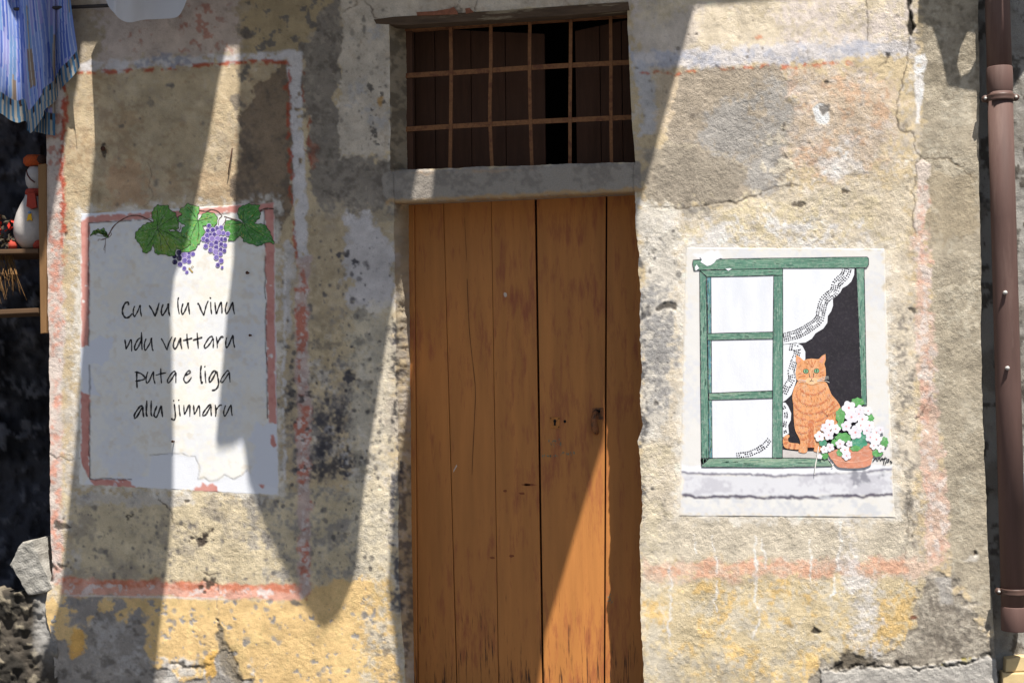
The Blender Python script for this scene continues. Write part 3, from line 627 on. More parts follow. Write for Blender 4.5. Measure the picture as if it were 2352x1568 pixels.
    for pts, wd in (([(1732, 1236), (1734, 1290), (1734, 1340), (1742, 1400), (1740, 1430), (1730, 1460)], 5), ([(1750, 1240), (1754, 1300)], 4), ([(1640, 1230), (1646, 1300), (1644, 1400)], 4), ([(1862, 1240), (1858, 1330)], 4), ([(1930, 1180), (1928, 1290), (1918, 1340), (1908, 1368)], 6), ([(1590, 1225), (1600, 1270)], 4), ([(1540, 1300), (1536, 1480)], 4), ([(1870, 1050), (1868, 1120)], 2)):
        K.put(K.brk(K.line(pts, wd, 1.8, 3), 16, -1.6, 0.0, seed=124), (234, 232, 230), 0.85)
    # rough stone, bottom right
    ps_ = [(2112, 1330), (2135, 1318), (2190, 1326), (2200, 1370), (2240, 1400), (2270, 1450), (2310, 1480), (2320, 1720), (1860, 1720), (1860, 1568), (1880, 1530), (1930, 1500), (2000, 1520), (2060, 1490), (2096, 1440), (2100, 1380)]
    K.put(K.area(ps_, 7, 8, 26, seed=126), (184, 173, 154), 0.93, h=-2.4, g=1)
    K.put(K.brk(K.area(ps_, 6, 8, 26, seed=126), 50, -0.5, 0.7, seed=127), (140, 128, 110), 0.7, h=-1.4)
    K.put(K.brk(K.area(ps_, 6, 8, 26, seed=126), 20, 0.6, 1.2, seed=128), (112, 100, 88), 0.6, h=-1.4)
    K.put(K.area([(2150, 1322), (2190, 1326), (2195, 1380), (2160, 1384)], 4, 4), (172, 168, 164), 0.8)
    K.put(K.area([(1920, 1500), (1990, 1490), (1995, 1530), (1930, 1530)], 8, 6), (108, 96, 76), 0.8)
    K.put(K.blob(2098, 1418, 8, 5), (120, 54, 44), 0.8)
    K.put(K.area([(1880, 1536), (2080, 1532), (2150, 1524), (2290, 1502), (2320, 1720), (1870, 1720)], 3, 4), (188, 184, 178), 0.93, h=9)
    K.put(K.line([(1900, 1536), (2060, 1532), (2150, 1526), (2285, 1500)], 7, 3, 5), (58, 52, 44), 0.9, h=-8)
    K.put(K.brk(K.line([(2160, 1520), (2240, 1500)], 10, 4, 4), 16, 0, 0.8, seed=129), (150, 140, 50), 0.7)
    K.put(K.area([(1860, 1450), (1870, 1436), (1886, 1450), (1878, 1456)], 2, 2), (58, 50, 44), 0.9, h=-5)
    K.put(K.blob(2239, 1268, 5, 9, 0.3, 0.3), (60, 40, 30), 0.9, h=-6); K.put(K.blob(2236, 1282, 12, 8), (222, 214, 202), 0.8)
    for pp in ([(176, 482), (640, 456), (652, 1148), (172, 1124)], [(1562, 558), (2042, 560), (2068, 1202), (1548, 1198)]):
        K.put(K.brk(K.area(pp, 9, 5), 24, -1.6, .6, seed=340), (228, 224, 214), .75, g=.45)
    # overall fine tone
    K.mul(((slice(0, CH), slice(0, CW)), np.ones((CH, CW), np.float32)), (1 + 0.075 * F(26, 130, 4))[..., None])
    K.mul(((slice(0, CH), slice(0, CW)), ss(1.2, 2.4, F(7, 131, 2))), (0.8, 0.79, 0.79))
    # the old limewash is bleached: pull weak tints towards grey, keep strong pigments
    q = np.sqrt(np.clip(K.C, 0, 1)); mx = q.max(-1, keepdims=True); mn = q.min(-1, keepdims=True)
    lum = (q * np.array([.3, .55, .15])).sum(-1, keepdims=True)
    f = .58 + .36 * ss(.2, .46, (mx - mn) / (mx + 1e-6))
    K.C = np.clip(np.clip(lum + (q - lum) * f, 0, 1) ** 2 * np.array([1.10, 1.065, 1.02]), 0, .88).astype(np.float32)
    K.G = np.clip(K.G * (.95 + .25 * F(120, 330, 4)), .15, 1).astype(np.float32)
    # relief of the stucco itself
    K.Hm += (0.55 * F(60, 132, 4) + 0.30 * F(14, 133, 3) * (0.3 + K.G) + 0.50 * F(6, 134, 2) * K.G + 0.28 * F(4.5, 135, 1) * K.G).astype(np.float32)
    # plaster lies flat behind the two painted panels
    for pp in ([(186, 470), (632, 466), (642, 1138), (182, 1120)], [(1572, 568), (2032, 570), (2056, 1190), (1558, 1188)]):
        w, m = K.area(pp, 8, 0)
        K.Hm[w] = K.Hm[w] * (1 - m) - 0.3 * m
    return K
#END_PAINT
FAC = paint_facade()

# lintel between transom and door, and the shaded recess, on the same colour canvas
FAC.put(FAC.area([(878, 398), (905, 390), (1470, 366), (1472, 440), (905, 468), (880, 450)], 3, 3), (168, 160, 150), 0.95, g=0.7)
FAC.put(FAC.brk(FAC.area([(890, 390), (1470, 366), (1472, 440), (890, 465)], 3, 3), 40, 0.0, 1.2, seed=140), (140, 132, 124), 0.7)
FAC.put(FAC.brk(FAC.line([(930, 398), (1100, 392), (1250, 386)], 6, 3, 2), 40, -0.5, 0.8, seed=141), (190, 160, 130), 0.6)
FAC.put(FAC.line([(890, 464), (1100, 452), (1470, 434)], 9, 3, 2), (196, 160, 112), 0.75)

def interp(pts):
    a = np.array(pts, float)
    return lambda x: np.interp(x, a[:, 0], a[:, 1])
def jag(v, amp, seed, k=1.0):
    g = np.random.default_rng(seed); out = np.zeros_like(np.asarray(v, float))
    for s, a in ((90, 1.0), (34, 0.7), (13, 0.5), (6, 0.35)):
        lat = g.uniform(-1, 1, 600)
        x = (np.asarray(v, float) + 1300) / (s * k)
        i = x.astype(int); f = x - i; f = f * f * (3 - 2 * f)
        out = out + a * (lat[i % 600] * (1 - f) + lat[(i + 1) % 600] * f)
    return out * amp
_L = interp([(-1300, 97), (300, 107), (560, 108), (1000, 114), (1300, 119), (1345, 113), (1385, 102), (1430, 108), (1475, 123), (1568, 126), (1720, 128)])
_DL = interp([(-1300, 890), (41, 893), (390, 897), (400, 903), (460, 905), (600, 906), (740, 909), (1000, 914), (1300, 916), (1400, 921), (1568, 931), (1720, 936)])
_DR = interp([(-1300, 1430), (8, 1440), (60, 1441), (150, 1446), (270, 1450), (340, 1457), (372, 1459), (382, 1456), (437, 1457), (490, 1464), (560, 1463), (620, 1464), (645, 1470), (720, 1470), (800, 1474), (900, 1471), (985, 1474), (1012, 1467), (1100, 1472), (1210, 1474), (1300, 1469), (1400, 1474), (1480, 1477), (1568, 1478), (1720, 1480)])
_R = interp([(-1300, 2236), (0, 2247), (300, 2248), (900, 2256), (1150, 2264), (1430, 2281), (1568, 2290), (1720, 2296)])
curL = lambda v: _L(v) + jag(v, 1.6, 1)
curDL = lambda v: _DL(v) + jag(v, 1.3, 2)
curDR = lambda v: _DR(v) + jag(v, np.where(np.asarray(v) > 430, 2.6, 0.8), 3)
curR = lambda v: _R(v) + jag(v, 1.6, 4)
H1 = lambda u: 41 - (u - 893) * 0.0603
H2 = lambda u: 390 - (u - 893) * 0.031
H3 = lambda u: 463 - (u - 905) * 0.0465

def build_facade():
    house = empty('old_house', tuple(P(1180, 1690)), 'old house front of flaking ochre and grey plaster with faded painted borders', 'house')
    a = np.linspace(0, 1, 364); b = np.linspace(0, 1, 246)[1:]; c = np.linspace(0, 1, 380)[1:]
    u_nom = np.concatenate([108 + a * 797, 905 + b * 560, 1465 + c * 823])
    blk = np.concatenate([np.zeros(364), np.ones(245), np.full(379, 2)]).astype(int)
    tt = np.concatenate([a, b, c])
    segs = [(lambda u: -1250 + 0 * u, lambda u: -30 + 0 * u, 34), (lambda u: -30 + 0 * u, H1, 30), (H1, H2, 156), (H2, H3, 33), (H3, lambda u: 1580 + 0 * u, 512), (lambda u: 1580 + 0 * u, lambda u: 1700 + 0 * u, 24)]
    rows, rseg = [], []
    un = np.clip(u_nom, 700, 1700)
    for k, (A, B, n) in enumerate(segs):
        f = np.linspace(0, 1, n + 1)[(0 if k == 0 else 1):]
        for t in f: rows.append(A(un) * (1 - t) + B(un) * t); rseg.append(k)
    V = np.array(rows); rseg = np.array(rseg)
    cl, c1, c2, cr = curL(V), curDL(V), curDR(V), curR(V)
    U = np.where(blk == 0, cl + (c1 - cl) * tt, np.where(blk == 1, c1 + (c2 - c1) * tt, c2 + (cr - c2) * tt))
    h = FAC.sample(FAC.Hm, U, V)
    pts = up(U, V, -0.001 * h)
    keep = np.ones((V.shape[0] - 1, V.shape[1] - 1), bool)
    inB = (blk[1:] == 1)
    for k in range(2, 6): keep[np.ix_(rseg[1:] == k, inB)] = False
    colr = FAC.sample(FAC.C, U, V) * ALB
    grit = FAC.sample(FAC.G, U, V)
    grid_mesh('wall', pts, M_PLASTER, house, keep, colr, {'grit': grit})
    # returns of the wall: left corner, door and transom reveals
    def reveal(name, cur, v0, v1, backu, yb, n=14, amp=0.004, flip=False, sameX=False):
        vv = np.linspace(v0, v1, max(int((v1 - v0) / 3), 8))
        f = np.linspace(0, 1, n)
        uf = cur(vv)
        A = up(uf, vv, -0.001 * FAC.sample(FAC.Hm, uf, vv))
        Bk = up(backu(vv) if not sameX else uf, vv, np.full(len(vv), yb))
        if sameX: Bk = A.copy(); Bk[:, 1] = yb; Bk[:, 0] += backu(vv)
        pts = A[:, None] * (1 - f[None, :, None]) + Bk[:, None] * f[None, :, None]
        Bk2 = pts.copy()
        bump = jag(vv, amp, 31)[:, None] * np.sin(f * np.pi)[None]
        bump = bump + rng.normal(0, amp * 0.25, bump.shape) * np.sin(f * np.pi)[None]
        Bk2[:, :, 0] += bump
        pu, pv = wallpx(Bk2)
        pu = uf[:, None] + (pu - uf[:, None]) * 1.0
        cc = FAC.sample(FAC.C, np.clip(pu, uf[:, None] - 30, uf[:, None] + 40), pv) * ALB
        if flip: Bk2 = Bk2[:, ::-1]; cc = cc[:, ::-1]
        grid_mesh(name, Bk2, M_PLASTER, house, None, cc, {'grit': np.full(cc.shape[:2], 0.7)})
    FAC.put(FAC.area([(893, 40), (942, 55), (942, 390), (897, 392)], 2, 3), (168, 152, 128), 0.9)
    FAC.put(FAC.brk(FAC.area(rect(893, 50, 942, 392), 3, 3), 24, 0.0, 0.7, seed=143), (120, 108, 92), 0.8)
    FAC.put(FAC.brk(FAC.area([(914, 1080), (946, 1000), (952, 1400), (930, 1560), (916, 1400)], 5, 3), 24, -0.2, 0.6, seed=144), (112, 104, 98), 0.8)
    reveal('transom_reveal', curDL, 38, 392, interp([(0, 938), (400, 942)]), 0.15)
    reveal('door_reveal', curDL, 458, 1700, interp([(455, 941), (800, 944), (1200, 948), (1568, 953), (1720, 956)]), 0.31)
    reveal('door_reveal', curDR, 432, 1700, interp([(0, 0.01), (1, 0.01)]), 0.31, flip=True, sameX=True)
    reveal('transom_reveal', curDR, 4, 378, interp([(0, 0.01), (1, 0.01)]), 0.15, flip=True, sameX=True)
    reveal('corner_return', curL, -1250, 1700, interp([(0, 0.02), (1, 0.02)]), 0.9, n=40, amp=0.006, flip=True, sameX=True)
    reveal('corner_return', curR, -1250, 1700, interp([(0, 0.0), (1, 0.0)]), 0.16, n=12, amp=0.004, sameX=True)
    # concrete lintel: rounded beam spanning the opening
    uu = np.linspace(892, 1466, 266)
    prof = [(0.0, 0.15), (0.0, 0.05), (0.0, 0.01), (0.02, 0.009), (0.06, 0.006)] + [(t, 0.004) for t in np.linspace(0.1, 0.88, 26)] + [(0.94, 0.006), (0.985, 0.010), (1.0, 0.018), (.99, 0.05), (.93, 0.15), (.84, 0.30)]
    Up = []; Pp = []
    for fr, y in prof:
        v = H2(uu) - 1.5 + (H3(uu) - H2(uu) + 3) * fr + jag(uu * 1.0, 1.1 if fr in (0, 1) or fr > 0.9 or fr < 0.1 else 0.0, 9)
        p = up(uu, v, np.full(len(uu), -0.01)); p[:, 1] = y
        Up.append((uu, v)); Pp.append(p)
    Pp = np.array(Pp); UU = np.array([q[0] for q in Up]); VV = np.array([q[1] for q in Up])
    Pp[:, :, 1] -= np.where((UU > 894) & (UU < 1461), 0.0011 * FAC.sample(FAC.Hm, UU, VV), 0)
    for e in (0, 1, -1, -2): Pp[:, e, 1] = np.maximum(Pp[:, e, 1], 0.02)
    grid_mesh('lintel', Pp, M_PLASTER, house, None, FAC.sample(FAC.C, UU, VV) * ALB, {'grit': np.full(UU.shape, 0.7)})
    # old timber over the transom
    m_beam = paintmat('dark_old_timber', (92, 74, 58), 0.35, 60, (0.12, 1, 1), 0.9, 0.5, 160, (150, 136, 112), 0.55, 0.62)
    top = [(858, 45), (905, 39), (1100, 28), (1300, 14), (1443, 4)]; bot = [(1446, 24), (1300, 36), (1100, 48), (930, 58), (864, 55)]
    prism('timber_beam', top + bot, -0.004, 0.07, m_beam, house, 0.002)
    m_pale = paintmat('pale_timber_board', (196, 178, 142), 0.2, 50, (0.1, 1, 1), 0.9, 0.3, 120, (150, 130, 98), 0.5, 0.62)
    prism('soffit_board', [(898, 51), (1100, 42), (1300, 30), (1446, 18), (1447, 26), (1300, 38), (1100, 50), (905, 59)], 0.072, 0.16, m_pale, house, 0.002)
    m_brk = paintmat('broken_brick', (150, 96, 72), 0.3, 60, bump=0.4)
    prism('brick_shard', [(956, 28), (1000, 26), (1032, 22), (1042, 16), (1050, 26), (1052, 33), (1000, 35), (958, 36)], -0.009, 0.03, m_brk, house, 0.003)
    prism('brick_shard', [(1068, 20), (1078, 18), (1088, 28), (1070, 32)], -0.008, 0.03, m_brk, house, 0.003)
    return house
HOUSE = build_facade()

# ------------------------------------------------------------------ door and transom
def wood(name, rgb, worn, dark, z0):
    m, t, b = newmat(name); N = t.nodes.new; L = t.links.new
    tc = N('ShaderNodeTexCoord'); mp = N('ShaderNodeMapping'); mp.inputs['Scale'].default_value = (1, 1, 0.09)
    oi = N('ShaderNodeObjectInfo')
    ad = N('ShaderNodeVectorMath'); ad.operation = 'MULTIPLY_ADD'; ad.inputs[1].default_value = (7, 7, 7)
    L(oi.outputs['Random'], ad.inputs[0]); L(tc.outputs['Object'], ad.inputs[2]); L(ad.outputs[0], mp.inputs[0])
    n1 = N('ShaderNodeTexNoise'); n1.inputs['Scale'].default_value = 22; n1.inputs['Detail'].default_value = 6; L(mp.outputs[0], n1.inputs['Vector'])
    r1 = N('ShaderNodeValToRGB'); e = r1.color_ramp.elements; e[0].position = .25; e[1].position = .75
    c = lin(rgb, ALB); e[0].color = (*(c * 0.84), 1); e[1].color = (*(c * 1.12), 1); L(n1.outputs[0], r1.inputs[0])
    mp2 = N('ShaderNodeMapping'); mp2.inputs['Scale'].default_value = (1, 1, 0.16); L(ad.outputs[0], mp2.inputs[0])
    n2 = N('ShaderNodeTexNoise'); n2.inputs['Scale'].default_value = 38; n2.inputs['Detail'].default_value = 7; n2.inputs['Roughness'].default_value = .68; L(mp2.outputs[0], n2.inputs['Vector'])
    n5 = N('ShaderNodeTexNoise'); n5.inputs['Scale'].default_value = 3.2; n5.inputs['Detail'].default_value = 3; L(ad.outputs[0], n5.inputs['Vector'])
    s5 = N('ShaderNodeMath'); s5.operation = 'MULTIPLY_ADD'; s5.inputs[1].default_value = .55; L(n5.outputs[0], s5.inputs[0]); L(n2.outputs[0], s5.inputs[2])
    m2 = N('ShaderNodeMapRange'); m2.inputs[1].default_value = .79; m2.inputs[2].default_value = 1.0; L(s5.outputs[0], m2.inputs[0])
    x1 = N('ShaderNodeMix'); x1.data_type = 'RGBA'; x1.inputs[7].default_value = (*lin(worn, ALB), 1)
    L(m2.outputs[0], x1.inputs[0]); L(r1.outputs[0], x1.inputs[6])
    # dark splits, many near the foot of the boards where rain has opened the paint
    sp = N('ShaderNodeSeparateXYZ'); L(tc.outputs['Object'], sp.inputs[0])
    mz = N('ShaderNodeMapRange'); mz.inputs[1].default_value = z0 + .10; mz.inputs[2].default_value = z0 + .76; mz.inputs[3].default_value = .235; mz.inputs[4].default_value = 0; L(sp.outputs[2], mz.inputs[0])
    mp3 = N('ShaderNodeMapping'); mp3.inputs['Scale'].default_value = (1, 1, 0.05); L(ad.outputs[0], mp3.inputs[0])
    n3 = N('ShaderNodeTexNoise'); n3.inputs['Scale'].default_value = 130; n3.inputs['Detail'].default_value = 5; n3.inputs['Roughness'].default_value = .6; L(mp3.outputs[0], n3.inputs['Vector'])
    a3 = N('ShaderNodeMath'); a3.operation = 'ADD'; L(n3.outputs[0], a3.inputs[0]); L(mz.outputs[0], a3.inputs[1])
    n6 = N('ShaderNodeTexNoise'); n6.inputs['Scale'].default_value = 9; n6.inputs['Detail'].default_value = 4; L(ad.outputs[0], n6.inputs['Vector'])
    a6 = N('ShaderNodeMath'); a6.operation = 'MULTIPLY_ADD'; a6.inputs[1].default_value = .28; L(n6.outputs[0], a6.inputs[0]); L(a3.outputs[0], a6.inputs[2])
    m3 = N('ShaderNodeMapRange'); m3.inputs[1].default_value = .85; m3.inputs[2].default_value = .97; L(a6.outputs[0], m3.inputs[0])
    x2 = N('ShaderNodeMix'); x2.data_type = 'RGBA'; x2.inputs[7].default_value = (*lin(dark, ALB), 1)
    L(m3.outputs[0], x2.inputs[0]); L(x1.outputs[2], x2.inputs[6])
    L(x2.outputs[2], b.inputs['Base Color']); b.inputs['Roughness'].default_value = .62; b.inputs['Specular IOR Level'].default_value = .35
    hh = N('ShaderNodeMath'); hh.operation = 'MULTIPLY_ADD'; hh.inputs[1].default_value = -1.2; L(m3.outputs[0], hh.inputs[0]); L(n3.outputs[0], hh.inputs[2])
    bp = N('ShaderNodeBump'); bp.inputs['Strength'].default_value = .35; bp.inputs['Distance'].default_value = .003
    L(hh.outputs[0], bp.inputs['Height']); L(bp.outputs[0], b.inputs['Normal'])
    return m
def build_door():
    z0 = float(P(1200, 1690, .3)[2])
    m_door = wood('ochre_door_paint', (196, 129, 66), (164, 94, 56), (84, 52, 32), z0)
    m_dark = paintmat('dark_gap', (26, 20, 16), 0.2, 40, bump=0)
    door = bpy.data.objects.new('door', None); col.objects.link(door); door.location = P(1200, 1690, .32); attach_e(door, HOUSE)
    tag(door, 'ochre brown plank door with worn paint')
    YB = 1690
    def plank(t0, t1, b0, b1, y, name='plank', vt0=None, vt1=None):
        vt0 = vt0 if vt0 is not None else 466 - (t0 - 905) * .0465 + 3
        vt1 = vt1 if vt1 is not None else 466 - (t1 - 905) * .0465 + 3
        ex = lambda t, b: t + (b - t) * (YB - 460) / (1568 - 460)
        prism(name, [(t0, vt0), (t1, vt1), (ex(t1, b1), YB), (ex(t0, b0), YB)], y, y + .035, m_door, door, .0035)
    plank(952.5, 1018, 961, 1048.5, .300)
    plank(1018.6, 1128, 1050, 1144.5, .301)
    plank(1128.5, 1228, 1145.5, 1245, .3005)
    plank(1232.5, 1391.5, 1249, 1386.5, .293)
    plank(1395, 1482, 1390, 1500, .297)
    prism('door_frame', [(930, 452), (951, 452), (959.5, YB), (935, YB)], .285, .36, m_door, door, .004)
    prism('door_head', [(930, 461), (1200, 447), (1480, 431), (1480, 441), (1200, 457), (930, 471)], .286, .34, m_door, door, .003)
    prism('backing', [(925, 440), (1490, 430), (1500, YB), (925, YB)], .345, .37, m_dark, door)
    # long split in the second board
    m_crk = paintmat('split_shadow', (96, 60, 36), 0.2, 40, bump=0)
    strokes('split', [([(1073, 640), (1076, 720), (1080, 780), (1089, 860), (1092, 900), (1090, 960), (1087, 1020), (1084, 1090)], 1.2), ([(1067, 500), (1070, 560), (1072, 600)], .7)], 1.4, .2995, m_crk, door)
    # lock plate, keyhole, second hole
    m_plate = paintmat('painted_iron_plate', (186, 122, 62), 0.2, 80, bump=0.2)
    c = lambda x, y: ((2050 + x / 4.704) * .57422, (1580 + y / 4.704) * .57422)
    lock = prism('lock_plate', [c(700, 412), c(892, 408), c(888, 625), c(705, 625)], .2895, .295, m_plate, door, .001)
    m_black = paintmat('black_hole', (8, 7, 7), 0.1, 40, bump=0)
    kh = [c(797 + 30 * math.cos(a), 485 - 32 * math.sin(a)) for a in np.linspace(-0.9, math.pi + 0.9, 12)]
    flat('keyhole', kh + [c(776, 570), c(812, 572)], .2885, m_black, door)
    flat('screw_hole', ell(*c(985, 493), 3.2, 3.6), .2922, m_black, door)
    for q in ((720, 435), (872, 440), (868, 598)): flat('rivet', ell(*c(*q), 1.6), .2885, m_crk, door)
    # cast knocker shaped like a hand, hung from a plate
    m_kn = paintmat('worn_iron', (150, 98, 62), 0.35, 120, bump=0.4, rgb2=(86, 64, 52), mixlo=.5, mixhi=.6)
    bp = prism('knocker_plate', [c(1500, 245), c(1715, 235), c(1712, 460), c(1560, 455), c(1500, 330)], .2895, .295, m_kn, door, .001)
    pts = [P(*c(1580, 300), .272), P(*c(1540, 380), .262), P(*c(1530, 470), .258), P(*c(1540, 560), .258), P(*c(1555, 650), .262), P(*c(1590, 720), .275)]
    tube('knocker', pts, [.008, .011, .015, .016, .018, .010], m_kn, door, 12)
    tube('knocker_pin', [P(*c(1540, 300), .284), P(*c(1650, 305), .284)], .007, m_black, door, 10)
    # traces of old green paint and scuffs
    m_gp = paintmat('old_green_paint', (120, 132, 112), 0.3, 120, bump=0)
    def scuff(cx, cy, rx, ry, n):
        ln = []
        for k in range(n):
            a = rng.uniform(-1, 1, 2); x = cx + a[0] * rx; y = cy + a[1] * ry
            ln.append(([(x, y), (x + rng.uniform(-3, 3), y + rng.uniform(2, 6))], rng.uniform(1, 3)))
        return ln
    strokes('paint_trace', scuff(1270, 1015, 9, 7, 12) + scuff(1285, 1014, 4, 8, 8) + scuff(1262, 1045, 18, 2, 14) + scuff(1305, 1038, 16, 4, 14), 2, .2924, m_gp, door, n=2)['kind'] = 'stuff'
    strokes('paint_trace', scuff(1398, 1370, 5, 8, 8) + scuff(1408, 1378, 8, 3, 5), 2, .2964, m_gp, door, n=2)['kind'] = 'stuff'
    m_w = paintmat('pale_scuff', (214, 196, 180), 0.2, 80, bump=0)
    flat('chip', ell(1161, 677, 4, 6, 10, .2), .2997, m_w, door); flat('chip', [(1042, 1078), (1049, 1066), (1050, 1070), (1041, 1085)], .3003, m_w, door)
    m_rd = paintmat('bare_patch', (140, 78, 46), 0.3, 90, bump=0)
    for u, v, w in ((1215, 1113, 16), (1210, 1112, 8), (1199, 1133, 8), (1160, 1127, 5), (1175, 1276, 6), (1130, 1280, 6)):
        flat('knot', ell(u, v, w, 2.6, 12, .3), .2998, m_rd, door)
def attach_e(o, parent):
    o.parent = parent
    o.matrix_parent_inverse = Matrix.Translation(parent.location).inverted()
build_door()

def build_transom():
    m_bar = paintmat('rusty_brown_bars', (138, 94, 60), 0.25, 80, bump=0.3, rgb2=(112, 70, 48), mixlo=.5, mixhi=.62)
    m_brd = paintmat('brown_shutter_paint', (80, 52, 36), 0.2, 40, (1, 1, .1), 0.8, .2)
    m_dark = bpy.data.materials['dark_gap']
    g = bpy.data.objects.new('transom_grille', None); col.objects.link(g); g.location = P(1190, 385, .14); attach_e(g, HOUSE)
    y = .118
    for pts in ([(1034, 40), (1036, 150), (1035, 280), (1033, 420)], [(1127, 30), (1127, 150), (1125, 270), (1132, 420)], [(1217, 25), (1216, 150), (1218, 270), (1223, 420)], [(1311, 20), (1310, 150), (1309, 270), (1309, 420)], [(1402, 15), (1403, 150), (1403, 270), (1405, 420)]):
        p = spline(pts, 5)
        L, Rr = ribbon_faces(p, 7.6, taper=False)
        o = prism('bar', np.concatenate([L, Rr[::-1]]), y, y + .014, m_bar, g, .0015)
    for a in ([(930, 174), (1080, 165), (1260, 153), (1470, 142)], [(930, 297), (1080, 288), (1260, 278), (1480, 268)]):
        p = spline(a, 4)
        L, Rr = ribbon_faces(p, 11, taper=False)
        prism('bar', np.concatenate([L, Rr[::-1]]), y + .005, y + .012, m_bar, g, .001)
    prism('frame_head', [(925, 54), (1100, 44), (1300, 30), (1470, 18), (1470, 36), (1300, 47), (1100, 60), (925, 72)], .125, .16, m_bar, g, .002)
    prism('frame_post', [(928, 50), (946, 50), (949, 420), (930, 420)], .13, .17, m_brd, g, .002)
    s = bpy.data.objects.new('inner_shutter', None); col.objects.link(s); s.location = P(1190, 385, .3); attach_e(s, HOUSE)
    tops = interp([(900, 62), (998, 67), (1251, 78)])
    e = [900, 952, 998, 1081, 1160, 1251]
    for i in range(5): prism('board', [(e[i] + .7, tops(e[i])), (e[i + 1] - .7, tops(e[i + 1])), (e[i + 1] + 3, 440), (e[i] + 4, 440)], .30, .325, m_brd, s, .003)
    topr = interp([(1318, 72), (1440, 46), (1520, 30)])
    e = [1320, 1377, 1427, 1520]
    for i in range(3): prism('board', [(e[i] + .7, topr(e[i])), (e[i + 1] - .7, topr(e[i + 1])), (e[i + 1] + 5, 440), (e[i] + 6, 440)], .27, .295, m_brd, s, .003)
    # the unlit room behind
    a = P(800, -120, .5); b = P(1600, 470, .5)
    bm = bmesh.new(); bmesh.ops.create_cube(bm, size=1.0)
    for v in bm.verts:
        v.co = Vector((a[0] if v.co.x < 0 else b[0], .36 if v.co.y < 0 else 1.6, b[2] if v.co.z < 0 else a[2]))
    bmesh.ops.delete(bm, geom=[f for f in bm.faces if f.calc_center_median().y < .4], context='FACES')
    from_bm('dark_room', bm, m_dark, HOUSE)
build_transom()

# ------------------------------------------------------------------ poem panel (left)
def panel_mesh(name, corners, K, lift, mat, parent, pitch=2.2, fade=9):
    (a, b, c, d) = [np.array(p, float) for p in corners]      # tl, tr, br, bl
    nu = int(np.linalg.norm(b - a) / pitch); nv = int(np.linalg.norm(d - a) / pitch)
    s, t = np.meshgrid(np.linspace(0, 1, nu), np.linspace(0, 1, nv))
    s3, t3 = s[..., None], t[..., None]
    q = (a * (1 - s3) + b * s3) * (1 - t3) + (d * (1 - s3) + c * s3) * t3
    j = 2.4
    q[:, 0, 0] += jag(q[:, 0, 1], j, 51); q[:, -1, 0] += jag(q[:, -1, 1], j, 52)
    q[0, :, 1] += jag(q[0, :, 0], j, 53); q[-1, :, 1] += jag(q[-1, :, 0], j, 54)
    U, V = q[..., 0], q[..., 1]
    y = -lift - .001 * K.sample(K.Hm, U, V)
    y[0, :] = y[-1, :] = .002; y[:, 0] = y[:, -1] = .002
    ci, cj = np.meshgrid(np.arange(nu), np.arange(nv))
    ed = np.minimum(np.minimum(ci, nu - 1 - ci), np.minimum(cj, nv - 1 - cj)) * pitch
    k = ss(0, fade, ed + fade * .3 * K.sample(F(9, 350, 3), U, V))[..., None]
    cc = K.sample(K.C, U, V) * k + FAC.sample(FAC.C, U, V) * (1 - k)
    return grid_mesh(name, up(U, V, y), mat, parent, None, cc * ALB, {'grit': np.maximum(K.sample(K.G, U, V), .9 * (1 - k[..., 0]))})
ZC = lambda pts: [((300 + x / 2.7506) * .57422, (780 + y / 2.7506) * .57422) for x, y in pts]
def brush(name, poly, n, length, width, y, mat, parent, seed, ang=0.0, spread=.35, toward=None):
    """short visible brush marks inside a painted outline"""
    g = np.random.default_rng(seed); p = np.asarray(poly, float); lo, hi = p.min(0), p.max(0); lines = []
    def inside(q):
        c = False
        for i in range(len(p)):
            a, b = p[i], p[(i + 1) % len(p)]
            if (a[1] > q[1]) != (b[1] > q[1]) and q[0] < (b[0] - a[0]) * (q[1] - a[1]) / (b[1] - a[1]) + a[0]: c = not c
        return c
    k = 0
    while len(lines) < n and k < n * 8:
        k += 1
        q = g.uniform(lo, hi); t = ang + g.normal(0, spread)
        if toward is not None: t = math.atan2(q[1] - toward[1], q[0] - toward[0]) + g.normal(0, .25)
        L = length * g.uniform(.5, 1.2); d = np.array([math.cos(t), math.sin(t)]) * L / 2
        if inside(q - d) and inside(q + d) and inside(q): lines.append((np.array([q - d, q + g.normal(0, .3, 2), q + d]), width * g.uniform(.5, 1.1)))
    if lines:
        o = strokes(name, lines, width, y, mat, parent, n=2); o['kind'] = 'stuff'
